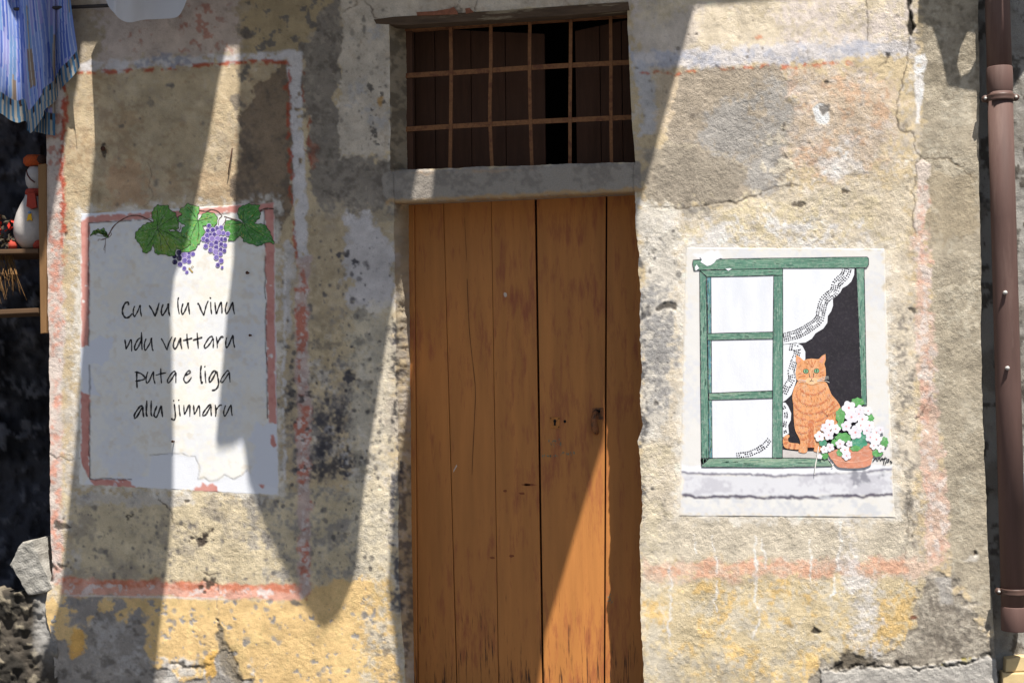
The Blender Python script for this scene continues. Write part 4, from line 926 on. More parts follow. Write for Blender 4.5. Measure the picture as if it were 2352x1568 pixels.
def build_poem():
    K = Canvas((240, 238, 232)); K.G[:] = .35
    K.put(K.brk(K.area(rect(190, 490, 640, 1140), 10, 4), 60, -.1, 1.2, seed=150), (236, 226, 208), .5)
    K.put(K.brk(K.area(rect(190, 490, 640, 1140), 10, 4), 80, -.3, 1.0, seed=151), (224, 226, 232), .6)
    K.put(K.brk(K.area(rect(190, 490, 640, 1140), 10, 4), 26, 1.0, 1.8, seed=152), (222, 208, 186), .45)
    lil = (226, 229, 238)
    peel = [(186, 795), (204, 793), (240, 770), (258, 780), (262, 800), (252, 822), (236, 836), (206, 838), (212, 880), (232, 910), (206, 905), (186, 900)]
    K.put(K.area(peel, 1.5, 3), lil, .95, h=-.35)
    K.put(K.area([(590, 972), (606, 990), (612, 972), (660, 970), (660, 1160), (560, 1160), (566, 1110), (592, 1060), (578, 1010)], 3, 5), lil, .9, h=-.3)
    low = ZC2 = [((300 + x / 2.767) * .57422, (1700 + y / 2.767) * .57422) for x, y in [(830, 335), (1100, 308), (1290, 345), (1330, 342), (1375, 460), (1362, 600), (1430, 572), (1480, 625), (1580, 612), (1660, 545), (1750, 590), (1850, 545), (1900, 490), (1990, 640), (2260, 700), (2260, 820), (20, 760), (160, 590), (620, 580), (820, 560)]]
    K.put(K.area(low, 1.6, 2), (232, 234, 240), .92, h=-.5, g=.8)
    K.put(K.line(low[:13], 1.8, 1, 1.0), (120, 112, 108), .7, h=-.3)
    K.put(K.area([(240, 1040), (330, 1035), (330, 1098), (240, 1095)], 6, 6), lil, .6)
    K.put(K.blob(345, 540, 14, 18, .2, .2), lil, .9); K.put(K.blob(555, 1020, 10, 18, .3, .5), (232, 234, 240), .8, h=-.4)
    # pink border with lost flakes
    pink = (212, 148, 136)
    dk = (58, 46, 44)
    def band(pts, seed=154, lo=-2.2):
        K.put(K.brk(K.area(pts, 1.4, 1.2, 12), 18, lo, lo + .25, seed=seed), pink, .97, h=.25)
        K.put(K.brk(K.area(pts, 1.4, 1.2, 12), 40, 0, 1.4, seed=155), (190, 118, 108), .5)
    band([(186, 505), (200, 495), (420, 484), (640, 462), (640, 482), (608, 483), (204, 512)], 154, -2.0)
    K.put(K.area([(176, 480), (340, 472), (340, 487), (305, 489), (250, 492), (215, 496), (204, 498), (190, 506), (176, 500)], 1.2, 2.5, 9), (226, 228, 236), .95)
    band([(186, 508), (205, 500), (204, 793), (187, 796)])
    band([(187, 897), (206, 908), (206, 1100), (190, 1072), (186, 1060)])
    band([(608, 480), (640, 470), (640, 972), (617, 972), (612, 800)])
    K.put(K.line([(631, 466), (632, 700), (636, 970), (642, 1138)], 3, 1, .6), (222, 222, 228), .9)
    band([(204, 1099), (262, 1100), (270, 1098), (300, 1103), (304, 1116), (345, 1124), (342, 1129), (300, 1126), (226, 1124)], 156, -1.5)
    band([(622, 997), (629, 997), (632, 1015), (636, 1022), (628, 1028), (622, 1016)], 157, -3)
    band([(444, 1124), (452, 1116), (462, 1118), (464, 1108), (476, 1116), (488, 1108), (496, 1116), (501, 1130), (490, 1135), (466, 1136), (448, 1134)], 157, -3)
    band([(594, 1111), (608, 1112), (604, 1124), (598, 1118)], 157, -3)
    for ln in ([(204, 512), (420, 498), (607, 483)], [(204, 512), (204, 793)], [(206, 838), (206, 1099)], [(607, 483), (611, 800), (613, 880), (614, 960)], [(206, 1099), (300, 1100)]):
        K.put(K.brk(K.line(ln, 2.6, 1, .8), 20, -1.6, -1.0, seed=158), dk, .85)
    K.Hm += (.12 * F(40, 159, 3)).astype(np.float32)
    root = empty('poem_panel', tuple(P(410, 1138)), 'whitewashed wall panel with four lines of verse, pink border and painted grapevine', 'mural')
    panel_mesh('plaster_panel', [(184, 489), (631, 464.5), (642, 1139), (181, 1114)], K, .0009, M_PANEL, root, fade=4)
    Y = -.0019
    m_vine = paintmat('vine_brown', (104, 70, 62), .2, 60, bump=.2, wear=.55)
    strokes('vine', [(ZC(l), w) for l, w in (([(360, 465), (385, 410), (430, 340), (490, 290), (580, 240), (660, 225), (740, 240), (840, 290), (900, 350)], 2.6), ([(2035, 185), (2070, 158), (2130, 150), (2190, 152)], 4.2), ([(1365, 170), (1450, 178), (1500, 160), (1570, 180), (1620, 232)], 2.4), ([(1620, 232), (1585, 265), (1578, 330)], 1.6), ([(1640, 235), (1740, 265), (1830, 295)], 2.2), ([(1665, 240), (1650, 290), (1620, 340)], 1.5), ([(350, 470), (320, 485), (285, 490)], 2.2), ([(285, 490), (260, 488), (252, 510)], 1), ([(335, 480), (333, 540), (318, 590), (322, 610)], 1.2), ([(333, 540), (330, 640)], .9), ([(385, 400), (400, 430), (380, 460), (350, 468)], 1.4), ([(1130, 240), (1200, 205)], 2.2), ([(1165, 330), (1160, 370), (1140, 400)], 1.4), ([(1120, 600), (1105, 580)], 2))], 2, Y, m_vine, root)
    g1 = paintmat('leaf_green', (92, 146, 62), .28, 26, bump=.2, wear=.5, rgb2=(142, 160, 66), mixlo=.5, mixhi=.68)
    g2 = paintmat('leaf_fresh_green', (104, 174, 92), .24, 26, bump=.2, wear=.5, rgb2=(166, 190, 92), mixlo=.52, mixhi=.7)
    g3 = paintmat('leaf_mid_green', (82, 146, 66), .26, 26, bump=.2, wear=.5, rgb2=(60, 128, 84), mixlo=.5, mixhi=.66)
    b_lt = paintmat('leaf_light_brush', (138, 178, 96), .2, 60, bump=.2, wear=.4); b_dk = paintmat('leaf_dark_brush', (56, 108, 48), .2, 60, bump=.2, wear=.4); b_ye = paintmat('leaf_yellow_brush', (172, 176, 84), .2, 60, bump=.2, wear=.4)
    m_edge = paintmat('leaf_outline', (62, 66, 36), .2, 40, bump=.2, wear=.55); m_vein = paintmat('leaf_vein', (58, 84, 40), .2, 40, bump=.2, wear=.55)
    def leaf(out, center, tips, mat, y, seed):
        g = np.random.default_rng(seed)
        o = spline(ZC(out), 4, True)
        t = np.roll(o, -1, 0) - np.roll(o, 1, 0); t /= np.linalg.norm(t, axis=1)[:, None] + 1e-9
        o = o + np.stack([t[:, 1], -t[:, 0]], 1) * (np.where(np.arange(len(o)) % 4 < 2, .7, -.7) * g.uniform(.4, 1.4, len(o)))[:, None]
        lf = flat('vine_leaf', o, y, mat, root)
        cc = ZC([center])[0]
        for bmt, nn in ((b_lt, 60), (b_dk, 34), (b_ye, 24)): brush('brushwork', o, nn, 7, 1.5, y - .0002, bmt, lf, seed + nn, toward=cc)
        vs = [([center, ((center[0] * .5 + x * .5) + g.uniform(-12, 12), (center[1] * .5 + yy * .5) + g.uniform(-10, 10)), (x, yy)], w) for x, yy, w in tips]
        strokes('vein', [(ZC(l), w) for l, w in vs], 1.2, y - .0004, m_vein, lf)
        cl = np.concatenate([o, o[:1]])
        strokes('outline', [(cl, 1.1)], 1.1, y - .0003, m_edge, lf, n=1, taper=False)
    leaf([(1235, 92), (1290, 112), (1360, 130), (1365, 180), (1350, 230), (1360, 278), (1400, 215), (1450, 190), (1520, 200), (1562, 240), (1562, 300), (1530, 350), (1470, 345), (1425, 335), (1405, 350), (1430, 400), (1400, 470), (1370, 530), (1345, 550), (1330, 590), (1270, 620), (1180, 625), (1150, 560), (1150, 470), (1165, 420), (1180, 365), (1215, 335), (1180, 318), (1140, 290), (1140, 250), (1180, 210), (1150, 190), (1160, 155), (1215, 120)],
         (1355, 285), [(1230, 130, 1.2), (1270, 480, 1.4), (1520, 240, 1.2), (1180, 280, 1.2), (1350, 500, 1.4)], g2, Y - .0006, 3)
    leaf([(905, 112), (960, 118), (1020, 112), (1045, 165), (1100, 195), (1120, 250), (1135, 300), (1140, 360), (1110, 385), (1060, 375), (1035, 388), (1060, 402), (1110, 395), (1165, 420), (1175, 455), (1220, 470), (1260, 500), (1275, 535), (1240, 560), (1180, 600), (1110, 600), (1100, 660), (1040, 672), (975, 650), (920, 655), (880, 635), (868, 570), (858, 545), (835, 600), (795, 638), (750, 630), (730, 570), (690, 515), (665, 480), (665, 420), (700, 380), (740, 340), (790, 310), (840, 297), (868, 300), (850, 250), (845, 200), (870, 150)],
         (905, 365), [(900, 150, 1.4), (1090, 240, 1.3), (720, 400, 1.2), (780, 590, 1.5), (950, 620, 1.5), (1180, 520, 1.6), (1060, 620, 1.3), (1020, 170, 1.1)], g1, Y - .0014, 4)
    leaf([(1880, 110), (1910, 95), (1960, 110), (2030, 110), (2020, 160), (2040, 200), (2030, 250), (1990, 290), (1978, 316), (2040, 318), (2090, 330), (2140, 400), (2160, 450), (2185, 510), (2192, 540), (2120, 520), (2060, 545), (2010, 560), (1930, 535), (1860, 515), (1840, 470), (1800, 455), (1760, 500), (1690, 500), (1695, 450), (1660, 400), (1640, 360), (1660, 290), (1720, 275), (1800, 290), (1848, 300), (1810, 260), (1790, 210), (1800, 150), (1840, 120)],
         (1855, 305), [(1860, 150, 1.2), (2010, 170, 1.2), (1690, 320, 1.2), (2130, 480, 1.6), (1960, 500, 1.4), (1760, 450, 1.3)], g3, Y - .0008, 5)
    leaf([(170, 450), (200, 402), (250, 375), (280, 385), (312, 362), (345, 410), (365, 465), (330, 460), (290, 430), (240, 420)], (350, 455), [(200, 430, 1)], g3, Y - .0006, 6)
    ZD = lambda x, y: ((650 + x / 4.48) * .57422, (800 + y / 4.48) * .57422)
    cols = [paintmat('grape_%s' % n, c, .2, 60, bump=.2, wear=.55) for n, c in (('lilac', (146, 126, 192)), ('violet', (112, 96, 172)), ('deep_violet', (84, 68, 142)), ('dark', (46, 38, 84)))]
    m_rim = paintmat('grape_rim', (198, 182, 226), .1, 60, bump=.2, wear=.55)
    ks = .57422 / 4.48
    G1 = [(833, 460, 42, 2), (808, 545, 42, 2), (900, 535, 48, 2), (975, 500, 38, 2), (1050, 490, 42, 1), (925, 610, 40, 2), (1088, 590, 42, 1), (1170, 605, 44, 1), (1010, 580, 52, 0), (795, 630, 46, 1), (735, 695, 46, 1), (855, 612, 30, 2), (885, 690, 54, 0), (800, 725, 48, 2), (1060, 700, 44, 2), (985, 690, 52, 0), (1120, 700, 40, 2), (960, 760, 46, 2), (875, 795, 46, 1), (775, 825, 46, 1), (1050, 790, 42, 2), (1120, 810, 42, 1), (960, 840, 46, 2), (1040, 880, 40, 2), (860, 895, 46, 1), (1110, 905, 38, 2), (950, 925, 52, 0), (1040, 965, 44, 1), (965, 1025, 48, 1), (1050, 1085, 48, 1), (990, 1160, 42, 2), (1068, 1205, 28, 1)]
    G2 = [(295, 945, 46, 3), (215, 1010, 40, 3), (300, 1040, 48, 3), (220, 1110, 46, 3), (315, 1150, 48, 2), (475, 950, 36, 2), (392, 985, 58, 0), (470, 1015, 40, 1), (545, 965, 42, 1), (395, 1080, 52, 1), (475, 1100, 44, 1), (390, 1220, 40, 1), (435, 1290, 34, 1)]
    for k, (x, y, r, cidx) in enumerate(G1 + G2):
        yy = Y - (.0010 if k < len(G1) else .0002) - (k % 32) * .00002
        u, v = ZD(x, y)
        gr = flat('grape', ell(u, v, r * ks, r * ks * 1.04, 16), yy, m_rim if cidx < 3 else cols[3], root)
        flat('skin', ell(u + .3, v + .5, r * ks * .84, r * ks * .86, 14), yy - .00001, cols[cidx], gr)
    m_ink = paintmat('black_lettering', (30, 26, 32), .25, 90, bump=.2, wear=.5, rough=.6)
    A = lambda pts: [((460 + x / 4.704) * .57422, (1160 + y / 4.704) * .57422) for x, y in pts]
    B = lambda pts: [((460 + x / 4.704) * .57422, (1420 + y / 4.704) * .57422) for x, y in pts]
    W1 = {'Cu': [[(250, 285), (255, 250), (235, 228), (205, 235), (170, 280), (140, 370), (145, 440), (175, 500), (215, 520), (265, 505), (325, 440)], [(370, 300), (350, 350), (342, 420), (348, 470), (365, 498), (400, 450), (440, 370), (472, 285), (480, 400), (500, 500)]],
          'vu': [[(640, 285), (700, 380), (755, 495)], [(755, 495), (785, 400), (830, 240)], [(905, 265), (878, 350), (872, 430), (890, 475), (930, 430), (975, 350), (1005, 255), (1010, 400), (1035, 490)]],
          'lu': [[(1198, 135), (1182, 200), (1188, 330), (1210, 450)], [(1280, 250), (1255, 340), (1252, 410), (1272, 450), (1310, 400), (1350, 310), (1380, 240), (1390, 350), (1405, 455)]],
          'vinu': [[(1550, 245), (1580, 270), (1620, 370), (1670, 475)], [(1670, 475), (1695, 370), (1720, 280), (1755, 200)], [(1800, 220), (1805, 350), (1820, 450)], [(1780, 135), (1808, 158)], [(1880, 225), (1890, 330), (1905, 440), (1940, 350), (1985, 240), (2000, 235), (2010, 330), (2012, 440)], [(2110, 220), (2080, 330), (2080, 400), (2102, 440), (2150, 370), (2215, 230), (2225, 350), (2250, 455)]],
          'ndu': [[(185, 930), (200, 1030), (210, 1115)], [(210, 1115), (250, 1030), (295, 930), (312, 1000), (312, 1155)], [(475, 905), (440, 920), (395, 990), (368, 1070), (378, 1125), (420, 1095), (470, 1000), (500, 900)], [(498, 790), (500, 960), (510, 1125)], [(585, 910), (555, 1000), (552, 1080), (570, 1130), (610, 1080), (660, 990), (688, 900), (692, 1020), (705, 1120), (728, 1130)]],
          'vuttaru': [[(868, 905), (915, 990), (980, 1130)], [(980, 1130), (1010, 1010), (1075, 870)], [(1140, 890), (1105, 980), (1100, 1060), (1125, 1100), (1165, 1060), (1235, 900), (1235, 1000), (1260, 1105)], [(1353, 820), (1360, 950), (1382, 1100)], [(1280, 945), (1370, 925), (1455, 900)], [(1545, 800), (1555, 950), (1568, 1100)], [(1465, 940), (1555, 915), (1645, 885)], [(1845, 900), (1820, 870), (1770, 895), (1710, 985), (1680, 1050), (1690, 1085), (1730, 1070), (1790, 1000), (1845, 910), (1850, 1000), (1848, 1085)], [(1905, 870), (1920, 970), (1925, 1085)], [(1925, 1000), (1960, 930), (2010, 870), (2035, 895)], [(2100, 890), (2085, 960), (2085, 1040), (2105, 1080), (2150, 1010), (2215, 850), (2225, 960), (2252, 1085)]]}
    W2 = {'puta': [[(410, 300), (408, 450), (415, 620)], [(370, 320), (430, 325), (510, 360), (560, 420), (540, 455), (470, 475), (380, 490)], [(620, 310), (592, 390), (585, 480), (605, 525), (650, 470), (720, 310), (725, 430), (755, 540)], [(860, 245), (862, 380), (875, 530)], [(765, 380), (860, 350), (965, 330)], [(1140, 320), (1110, 300), (1060, 350), (1000, 440), (985, 500), (1010, 515), (1060, 460), (1140, 330), (1145, 400), (1145, 520)]],
          'e': [[(1320, 380), (1380, 350), (1420, 315), (1400, 290), (1360, 310), (1310, 390), (1295, 450), (1320, 505), (1360, 510), (1410, 460), (1440, 410)]],
          'liga': [[(1625, 190), (1610, 300), (1615, 440), (1630, 520), (1650, 495)], [(1695, 290), (1700, 400), (1710, 520)], [(1684, 205), (1698, 222)], [(1900, 320), (1870, 290), (1820, 340), (1775, 430), (1775, 490), (1800, 495), (1850, 420), (1910, 310), (1935, 420), (1950, 520), (1930, 600), (1880, 650), (1820, 660)], [(2150, 320), (2120, 290), (2070, 340), (2000, 440), (1992, 500), (2020, 510), (2070, 450), (2150, 330), (2155, 400), (2165, 510)]],
          'allu': [[(515, 970), (490, 950), (440, 1000), (370, 1110), (365, 1170), (385, 1180), (430, 1130), (515, 980), (525, 1060), (540, 1165)], [(600, 850), (590, 1000), (590, 1110), (610, 1155)], [(682, 850), (678, 1000), (680, 1110), (705, 1150)], [(790, 950), (750, 1050), (735, 1130), (765, 1165), (800, 1130), (870, 955), (880, 1060), (897, 1165)]],
          'jinnaru': [[(1115, 915), (1130, 1050), (1135, 1160), (1115, 1210), (1085, 1210), (1055, 1185)], [(1102, 842), (1109, 868)], [(1203, 930), (1215, 1060), (1228, 1145)], [(1194, 832), (1204, 850)], [(1295, 935), (1298, 1020), (1303, 1110)], [(1303, 1110), (1340, 1050), (1390, 940), (1408, 970), (1408, 1150)], [(1478, 935), (1485, 1030), (1495, 1110)], [(1495, 1110), (1530, 1050), (1575, 945), (1592, 1000), (1598, 1150)], [(1805, 950), (1790, 925), (1750, 960), (1680, 1050), (1652, 1110), (1670, 1135), (1720, 1100), (1800, 960), (1805, 1050), (1815, 1140)], [(1885, 930), (1900, 1050), (1890, 1155)], [(1895, 1040), (1940, 970), (1980, 935), (2010, 945)], [(2080, 940), (2050, 1040), (2045, 1100), (2068, 1145), (2110, 1080), (2180, 935), (2190, 1050), (2205, 1140)]]}
    for T, D in ((A, W1), (B, W2)):
        for word, ls in D.items():
            strokes('written_word', [(T(l), float(rng.uniform(2.9, 4.1))) for l in ls], 3.5, Y, m_ink, root)
    m_bee = paintmat('wasp_ochre', (176, 148, 84), .3, 90, bump=.2, wear=.55)
    strokes('painted_wasp', [([ZD(470, 1215), ZD(500, 1250), ZD(545, 1300)], 3.6), ([ZD(500, 1230), ZD(540, 1170)], 1), ([ZD(520, 1235), ZD(565, 1180)], 1)], 2, Y - .0003, m_bee, root)
    return root
build_poem()

# ------------------------------------------------------------------ cat window panel (right)
def build_cat():
    K = Canvas((230, 228, 225)); K.G[:] = .3
    full = rect(1540, 540, 2080, 1210)
    K.put(K.brk(K.area(full, 5, 3), 80, 0, 1.3, seed=170), (214, 216, 224), .6)
    K.put(K.brk(K.area(full, 5, 3), 60, .4, 1.6, seed=171), (228, 222, 212), .5)
    K.put(K.area([(1582, 590), (1650, 566), (1655, 590), (1640, 604), (1622, 610), (1606, 602), (1610, 590)], 2, 4), (240, 240, 244), .8)
    # painted stone sill
    K.put(K.area([(1563, 1066), (1800, 1074), (2052, 1068), (2052, 1080), (1800, 1090), (1563, 1087)], 1.5, 1.5), (236, 237, 242), .95)
    K.put(K.line([(1563, 1086), (1650, 1089), (1800, 1092), (1960, 1087), (2052, 1078)], 5, 1.8, 1.5), (96, 90, 112), .85)
    K.put(K.area([(1561, 1091), (1800, 1095), (2052, 1083), (2053, 1134), (1900, 1138), (1800, 1140), (1561, 1138)], 2, 1.5), (222, 222, 228), .95)
    K.put(K.brk(K.area([(1561, 1096), (2052, 1088), (2053, 1136), (1561, 1134)], 3, 2), 44, -.1, 1.1, seed=172), (186, 184, 194), .6)
    K.put(K.brk(K.area([(1960, 1086), (2052, 1082), (2052, 1110), (1960, 1110)], 6, 3), 22, 0, .8, seed=173), (120, 120, 132), .75)
    K.put(K.line([(1561, 1138), (1650, 1140), (1800, 1143), (1900, 1142), (2053, 1136)], 7, 2, 1.5), (72, 64, 84), .92)
    K.put(K.line([(1561, 1096), (1560, 1138)], 3, 1.2, 1), (96, 90, 104), .8); K.put(K.line([(2052, 1082), (2054, 1134)], 3, 1.2, 1), (96, 90, 104), .7)
    K.put(K.brk(K.area([(1561, 1146), (2054, 1142), (2056, 1190), (1561, 1188)], 4, 3), 50, -.6, .9, seed=174), (206, 208, 214), .8)
    K.Hm += (.10 * F(40, 175, 3)).astype(np.float32)
    root = empty('cat_window_panel', tuple(P(1810, 1190)), 'painted wall panel of a green window with ginger cat, lace curtain and flower pot', 'mural')
    panel_mesh('plaster_panel', [(1574, 567), (2032, 570), (2056, 1190), (1559, 1186)], K, .0009, M_PANEL, root)
    Y = -.0018
    ZE = lambda pts: [((3050 + x / 2.8517) * .57422, (1350 + y / 2.8517) * .57422) for x, y in pts]
    ZF = lambda pts: [(1550.4 + x * .21973, 574.2 + y * .21973) for x, y in pts]
    m_black = paintmat('painted_dark_room', (40, 36, 44), .3, 9, bump=.2, wear=.06)
    m_pane = paintmat('painted_white_pane', (232, 234, 240), .06, 10, (2, 1, .5), bump=.25, rgb2=(220, 224, 234), mixlo=.5, mixhi=.75)
    m_cur = paintmat('painted_white_curtain', (234, 236, 241), .06, 10, (2, 1, .5), bump=.25, rgb2=(222, 226, 236), mixlo=.5, mixhi=.75)
    m_green = paintmat('window_frame_green', (92, 134, 118), .2, 30, (1, 1, .12), bump=.25, wear=.5, rgb2=(128, 160, 144), mixlo=.52, mixhi=.66)
    m_greenh = paintmat('window_rail_green', (98, 140, 120), .2, 30, (.12, 1, 1), bump=.25, wear=.5, rgb2=(160, 182, 156), mixlo=.52, mixhi=.66)
    m_teal = paintmat('window_frame_teal', (88, 140, 152), .2, 30, (1, 1, .12), bump=.25, wear=.5)
    m_out = paintmat('dark_outline', (40, 44, 52), .2, 40, bump=.2, wear=.55)
    flat('painted_room', [(1797, 612), (1970, 612), (1982, 930), (1984, 1052), (1797, 1052)], Y, m_black, root)
    flat('painted_ledge', [(1797, 1032), (1830, 1036), (1890, 1036), (1984, 1044), (1984, 1052), (1797, 1052)], Y - .0003, paintmat('painted_ledge_grey', (206, 200, 196), .1, 30, bump=.2, wear=.55), root)
    for p in ([(1633, 637), (1777, 633), (1777, 763), (1634, 768)], [(1634, 782), (1776, 778), (1775, 898), (1635, 904)], [(1635, 919), (1775, 914), (1774, 1052), (1636, 1052)]):
        flat('painted_pane', p, Y, m_pane, root)
    # lace curtain
    cur = ZF([(1128, 188), (1875, 188), (1872, 260), (1842, 330), (1800, 370), (1750, 398), (1728, 440), (1690, 480), (1650, 508), (1652, 580), (1632, 640), (1597, 690), (1592, 760), (1550, 820), (1470, 868), (1430, 925), (1365, 965), (1305, 972), (1128, 990)])
    cu = flat('painted_curtain', cur, Y - .0003, m_cur, root)
    c2 = ZF([(1128, 985), (1270, 968), (1330, 1000), (1362, 1060), (1362, 1140), (1300, 1260)]) + ZE([(370, 540), (330, 650), (270, 708), (228, 735)])
    flat('painted_curtain', c2, Y - .0003, m_cur, root)
    c3 = ZE([(228, 735), (262, 742), (292, 780), (327, 860), (322, 940), (292, 1000), (302, 1090), (240, 1132), (228, 1130)])
    flat('painted_curtain', c3, Y - .0003, m_cur, root)
    def lace(path, width, n, rows, parent, seed):
        g = np.random.default_rng(seed)
        c = spline(path, 12); d = np.concatenate([[0], np.cumsum(np.linalg.norm(np.diff(c, axis=0), axis=1))])
        vs, fs = [], []
        for i in range(n):
            s = (i + .5) / n * d[-1]
            q = np.array([np.interp(s, d, c[:, 0]), np.interp(s, d, c[:, 1])]); q2 = np.array([np.interp(s + 1, d, c[:, 0]), np.interp(s + 1, d, c[:, 1])])
            t = (q2 - q) / (np.linalg.norm(q2 - q) + 1e-9); nn = np.array([-t[1], t[0]])
            for r in range(rows):
                o = (r + .5) / rows - .5
                ring = math.hypot((i % 6) - 2.5, (r - rows / 2 + .5) * 1.2)
                if ring < 1.0: continue
                p = q + nn * (o * width) + g.uniform(-.5, .5, 2)
                a = g.uniform(0, 6.28); rr = g.uniform(2.0, 2.9)
                b = len(vs)
                for k in range(4):
                    e = p + rr * np.array([math.cos(a + k * 1.571), math.sin(a + k * 1.571)]) * (1 if k % 2 else .7)
                    vs.append(P(e[0], e[1], Y - .0006))
                fs.append((b, b + 3, b + 2, b + 1))
        pydata('lace_holes', vs, fs, m_black, parent)
    lace(ZF([(1800, 190), (1770, 270), (1690, 350), (1665, 430), (1565, 520), (1530, 620), (1500, 730), (1400, 810), (1270, 880), (1130, 915)]), 23, 50, 5, cu, 1)
    lace(ZF([(1190, 1010), (1280, 1040), (1250, 1150), (1215, 1260)]) + ZE([(330, 470), (270, 570), (240, 640)]), 17, 26, 4, cu, 2)
    lace(ZE([(240, 780), (268, 860), (262, 940), (252, 1020), (262, 1090)]), 9, 18, 2, cu, 3)
    lace([(1690, 1046), (1725, 1040), (1752, 1026), (1768, 1008)], 15, 18, 3, cu, 4)
    # frame timbers, each with a dark brushed outline
    t_lt = paintmat('frame_light_brush', (136, 172, 152), .2, 60, bump=.2, wear=.3); t_dk = paintmat('frame_dark_brush', (78, 120, 106), .2, 60, bump=.2, wear=.3)
    def timber(name, pts, mat, y=Y - .0008):
        o = flat(name, pts, y, mat, root)
        pa = np.array(pts, float); ex = pa.max(0) - pa.min(0); an = 0.0 if ex[0] > ex[1] else 1.57; nb = int(max(ex) * .12)
        brush('brushwork', pa, nb, 26, 1.6, y - .00012, t_lt, o, nb, ang=an, spread=.05); brush('brushwork', pa, nb, 26, 1.6, y - .0001, t_dk, o, nb + 1, ang=an, spread=.05)
        c = np.array(list(pts) + [pts[0]], float)
        lines = [(np.array([c[i], (c[i] + c[i + 1]) / 2 + rng.uniform(-.5, .5, 2), c[i + 1]]), 1.5) for i in range(len(c) - 1)]
        strokes('outline', lines, 1.5, y - .0003, m_out, o, n=4, taper=False)
        return o
    timber('inner_jamb', [(1624, 637), (1633, 637), (1636, 1052), (1628, 1052)], m_teal)
    timber('stile', [(1607, 622), (1622, 634), (1629, 1052), (1611, 1068)], m_green)
    timber('top_rail', [(1607, 621), (1798, 615), (1798, 632), (1622, 636)], m_greenh)
    timber('stile', [(1777, 633), (1798, 632), (1797, 1052), (1774, 1052)], m_green)
    timber('glazing_bar', [(1624, 766), (1776, 762), (1775, 778), (1626, 781)], m_greenh, Y - .0012)
    timber('glazing_bar', [(1628, 903), (1774, 897), (1774, 914), (1628, 918)], m_greenh, Y - .0012)
    timber('stile', [(1967, 615), (1985, 614), (1991, 930), (1979, 930)], m_green)
    timber('bottom_rail', [(1610, 1052), (1800, 1051), (1900, 1053), (1912, 1070), (1800, 1073), (1612, 1072)], m_greenh)
    timber('head_board', [(1592, 597), (1700, 594), (1850, 592), (1991, 590), (1995, 594), (1995, 608), (1990, 615), (1800, 616), (1640, 619), (1594, 621), (1591, 608)], m_greenh, Y - .0012)
    m_chip = paintmat('bare_white_chip', (240, 240, 246), .05, 30, bump=.25)
    flat('paint_loss', [(1607, 588), (1612, 596), (1609, 602), (1616, 606), (1624, 611), (1632, 609), (1640, 604), (1645, 597), (1652, 594), (1660, 590), (1640, 580)], Y - .0018, m_chip, root)
    flat('paint_loss', [(1666, 617), (1676, 616), (1681, 617), (1673, 622)], Y - .0018, m_chip, root)
    flat('paint_loss', [(1596, 614), (1600, 607), (1606, 616), (1598, 622)], Y - .0018, m_chip, root)
    # the cat
    m_cat = paintmat('ginger_fur', (230, 160, 108), .16, 60, (1, 1, .3), bump=.2, wear=.5, rgb2=(236, 184, 140), mixlo=.5, mixhi=.7)
    m_str = paintmat('ginger_stripe', (206, 126, 84), .16, 70, bump=.2, wear=.55); m_lite = paintmat('pale_fur', (244, 198, 150), .1, 60, bump=.2, wear=.55)
    m_ear = paintmat('ear_pink', (226, 158, 132), .1, 60, bump=.2, wear=.55)
    cat = flat('painted_cat', spline(ZE([(410, 490), (385, 530), (355, 590), (340, 680), (350, 760), (355, 860), (360, 960), (375, 1060), (415, 1140), (430, 1200), (415, 1270), (412, 1300), (440, 1310), (480, 1315), (510, 1295), (515, 1245), (550, 1252), (590, 1255), (585, 1290), (620, 1305), (680, 1300), (690, 1270), (700, 1200), (760, 1150), (850, 980), (880, 900), (890, 800), (850, 720), (790, 650), (760, 580), (725, 510), (660, 495), (560, 525), (460, 500)]), 4, True), Y - .0018, m_cat, root)
    f_lt = paintmat('fur_light_brush', (244, 200, 152), .2, 60, bump=.2, wear=.3); f_dk = paintmat('fur_dark_brush', (200, 120, 78), .2, 60, bump=.2, wear=.3)
    bo = ZE([(385, 520), (345, 680), (355, 860), (375, 1060), (430, 1200), (420, 1290), (500, 1290), (515, 1200), (600, 1240), (680, 1280), (760, 1150), (850, 980), (880, 820), (790, 660), (720, 520), (560, 530)])
    brush('fur', bo, 320, 6, .9, Y - .0023, f_lt, cat, 11, ang=1.5); brush('fur', bo, 260, 6, .9, Y - .00235, f_dk, cat, 12, ang=1.6)
    flat('tail', spline(ZE([(300, 1106), (262, 1115), (236, 1150), (235, 1210), (260, 1255), (320, 1270), (400, 1275), (425, 1260), (418, 1210), (340, 1200), (298, 1185), (292, 1150), (308, 1128)]), 4, True), Y - .0017, m_cat, cat)
    flat('chest_shade', spline(ZE([(515, 960), (585, 945), (582, 1100), (590, 1240), (550, 1250), (516, 1240), (525, 1100)]), 4, True), Y - .0020, m_str, cat)
    head = flat('head', ZE([(385, 193), (405, 208), (430, 225), (470, 262), (505, 245), (560, 238), (620, 245), (645, 242), (680, 205), (718, 186), (722, 250), (705, 300), (720, 350), (724, 420), (707, 490), (660, 517), (600, 532), (560, 541), (510, 527), (460, 517), (410, 500), (385, 470), (376, 400), (385, 350), (393, 300), (381, 260)]), Y - .0024, m_cat, cat)
    ho = ZE([(395, 280), (500, 255), (560, 248), (640, 255), (712, 290), (715, 420), (690, 490), (560, 530), (420, 495), (385, 400)])
    brush('fur', ho, 130, 5, .8, Y - .00255, f_lt, head, 13, ang=1.4); brush('fur', ho, 110, 5, .8, Y - .00258, f_dk, head, 14, ang=1.7)
    flat('ear', ZE([(643, 275), (680, 225), (713, 203), (704, 250), (680, 290)]), Y - .0027, m_ear, head)
